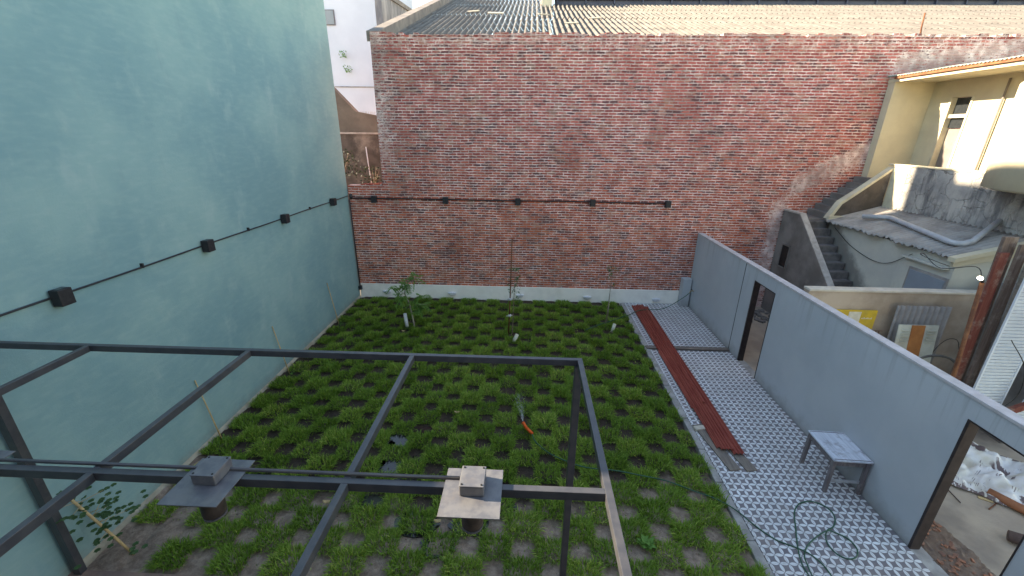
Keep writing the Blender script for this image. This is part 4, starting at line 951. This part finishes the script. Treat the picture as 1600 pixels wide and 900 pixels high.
tag(MB().tube(smooth_path([(7.2, 5.8, 2.2), (7.45, 5.7, 1.8), (7.55, 5.7, 1.3), (7.3, 5.7, .95)], 6), .006, 6).build('wire', 'screw'), 'thin cable hanging in front of the tall slatted shutter', 'wire')
tag(MB().box(8.35, 6.2, -.1, 9.6, 7.3, 2.6, .02).build('block_shed', 'stair'), 'low grey block behind the slatted shutters at the right edge', 'shed')
# tarp
U = np.linspace(0, 1, 46); Vv = np.linspace(0, 1, 34)
def tarp(u, v):
    A, B_, D, E_ = Vector((6.5, 5.3, 0)), Vector((7.25, 4.55, 0)), Vector((8.6, 5.3, 0)), Vector((7.6, 6.25, 0))
    p = (A.lerp(E_, v)).lerp(B_.lerp(D, v), u)
    z = .05+.22*max(0, mnoise.noise((u*3.1, v*3.3, 5))+.25)+.10*mnoise.noise((u*7, v*8, 2))+.05*mnoise.noise((u*17, v*15, 9)); e = min(u, 1-u, v, 1-v)
    z = .02+max(0, z)*min(1, e*6+.15)
    return (p.x+.12*mnoise.noise((u*3, v*3, 8)), p.y+.12*mnoise.noise((u*3, v*3, 12)), z)
b = MB(); gl = b.bm.loops.layers.uv.new('UVMap'); g = [[b.bm.verts.new(tarp(u, v)) for u in U] for v in Vv]
for j in range(len(Vv)-1):
    for i in range(len(U)-1):
        f_ = b.bm.faces.new((g[j][i], g[j][i+1], g[j+1][i+1], g[j+1][i])); f_.smooth = True
        for lp, (uu, vv) in zip(f_.loops, ((U[i], Vv[j]), (U[i+1], Vv[j]), (U[i+1], Vv[j+1]), (U[i], Vv[j+1]))): lp[gl].uv = (uu*1.6, vv)
tag(b.build('printed_tarp', 'clothm'), 'crumpled white tarp with dark brown print on the yard floor', 'tarp')
tag(MB().ring((6.93, 5.02, .08), (7.4, 4.2, .08), .06, .05, 20).build('clay_pipe', 'clay'), 'orange-brown clay pipe lying in front of the tarp', 'pipe')
tag(MB().tube([(6.45, 4.28, .08), (6.6, 4.15, .1), (6.85, 3.95, .08)], [.07, .09, .08], 10).build('log', 'darklog'), 'short dark log on the yard floor', 'log')
for (a_, c_, r_, m, lab) in (((6.45, 5.15, .02), (6.4, 4.85, .02), .008, 'darklog', 'thin dark stick on the concrete left of the clay pipe'), ((6.7, 4.75, .02), (6.9, 4.85, .03), .01, 'rust', 'rusty stick just below the clay pipe'), ((7.6, 6.3, .02), (7.75, 6.0, .03), .008, 'darklog', 'thin dark stick on the concrete beyond the tarp')):
    tag(MB().tube([a_, c_], r_, 6).build('stick', m), lab, 'stick', 'sticks on the yard floor')
tag(MB().obox((6.83, 4.93, .02), (.16, .05, .02), Matrix.Rotation(R(-30), 3, 'Z'), .008).build('wood_chip', 'cane'), 'pale yellow wood offcut beside the clay pipe end', 'offcut')
# dirt strip by the second doorway
dp = [(5.19, 4.3), (5.45, 4.75), (5.72, 4.55), (5.78, 4.3), (5.82, 4.05), (5.76, 3.8), (5.9, 3.4), (5.7, 3.0), (5.19, 3.0)]
from mathutils.geometry import intersect_point_line
def inp(x, y):
    c_ = False; n_ = len(dp)
    for i in range(n_):
        (xa, ya), (xb, yb) = dp[i], dp[i-1]
        if (ya > y) != (yb > y) and x < (xb-xa)*(y-ya)/(yb-ya)+xa: c_ = not c_
    return c_
def dz(x, y):
    q = inp(x+.05*mnoise.noise((x*6, y*6, 0)), y+.05*mnoise.noise((x*6, y*6, 5)))
    return (x, y, (.028+.018*mnoise.noise((x*9, y*9, 0))+.012*mnoise.noise((x*25, y*25, 0))) if q else -.03)
struct(MB().grid(np.linspace(5.18, 6.0, 60), np.linspace(2.9, 4.85, 110), dz).build('dirt_patch', 'dirt'))
b = MB()
for k in range(170):
    x, y = random.uniform(5.22, 5.85), random.uniform(3.05, 4.7)
    if not inp(x+.04, y): continue
    s_ = random.uniform(.012, .04)
    b.obox((x, y, .035), (s_*1.6, s_, s_*.6), Matrix.Rotation(random.uniform(0, 3), 3, 'Z') @ Matrix.Rotation(random.uniform(-.5, .5), 3, 'X'))
rb = b.build('rubble', 'chip1'); struct(rb, 'stuff'); tag(rb, 'broken brick rubble scattered on the dirt inside the doorway', 'rubble')
# rubble near doorway one
b = MB()
for k in range(60):
    x, y = random.uniform(6.3, 7.2), random.uniform(11.0, 12.1); s_ = random.uniform(.03, .1)
    b.obox((x, y, s_*.3), (s_*1.6, s_, s_*.7), Matrix.Rotation(random.uniform(0, 3), 3, 'Z') @ Matrix.Rotation(random.uniform(-.5, .5), 3, 'X'))
rb = b.build('rubble', 'stair'); struct(rb, 'stuff'); tag(rb, 'grey rubble heap beyond the far doorway', 'rubble')
# small pebbles / clods in the bare soil
b = MB(); random.seed(9)
for k in range(900):
    x, y = random.uniform(-5.2, 2.85), random.uniform(3.4, 12); i = round((x+1.4)/.361); j = round((y-5.38)/.315)
    if isgrass(i, j) and not x < -5.0: continue
    s_ = random.uniform(.006, .02); b.obox((x, y, soilz(x, y)+s_*.2), (s_*1.4, s_, s_), Matrix.Rotation(random.uniform(0, 3), 3, 'Z') @ Matrix.Rotation(random.uniform(-.7, .7), 3, 'X'))
cl = b.build('soil_clods', 'soil'); struct(cl, 'stuff'); tag(cl, 'small brown clods lying on the bare squares of soil', 'clods')
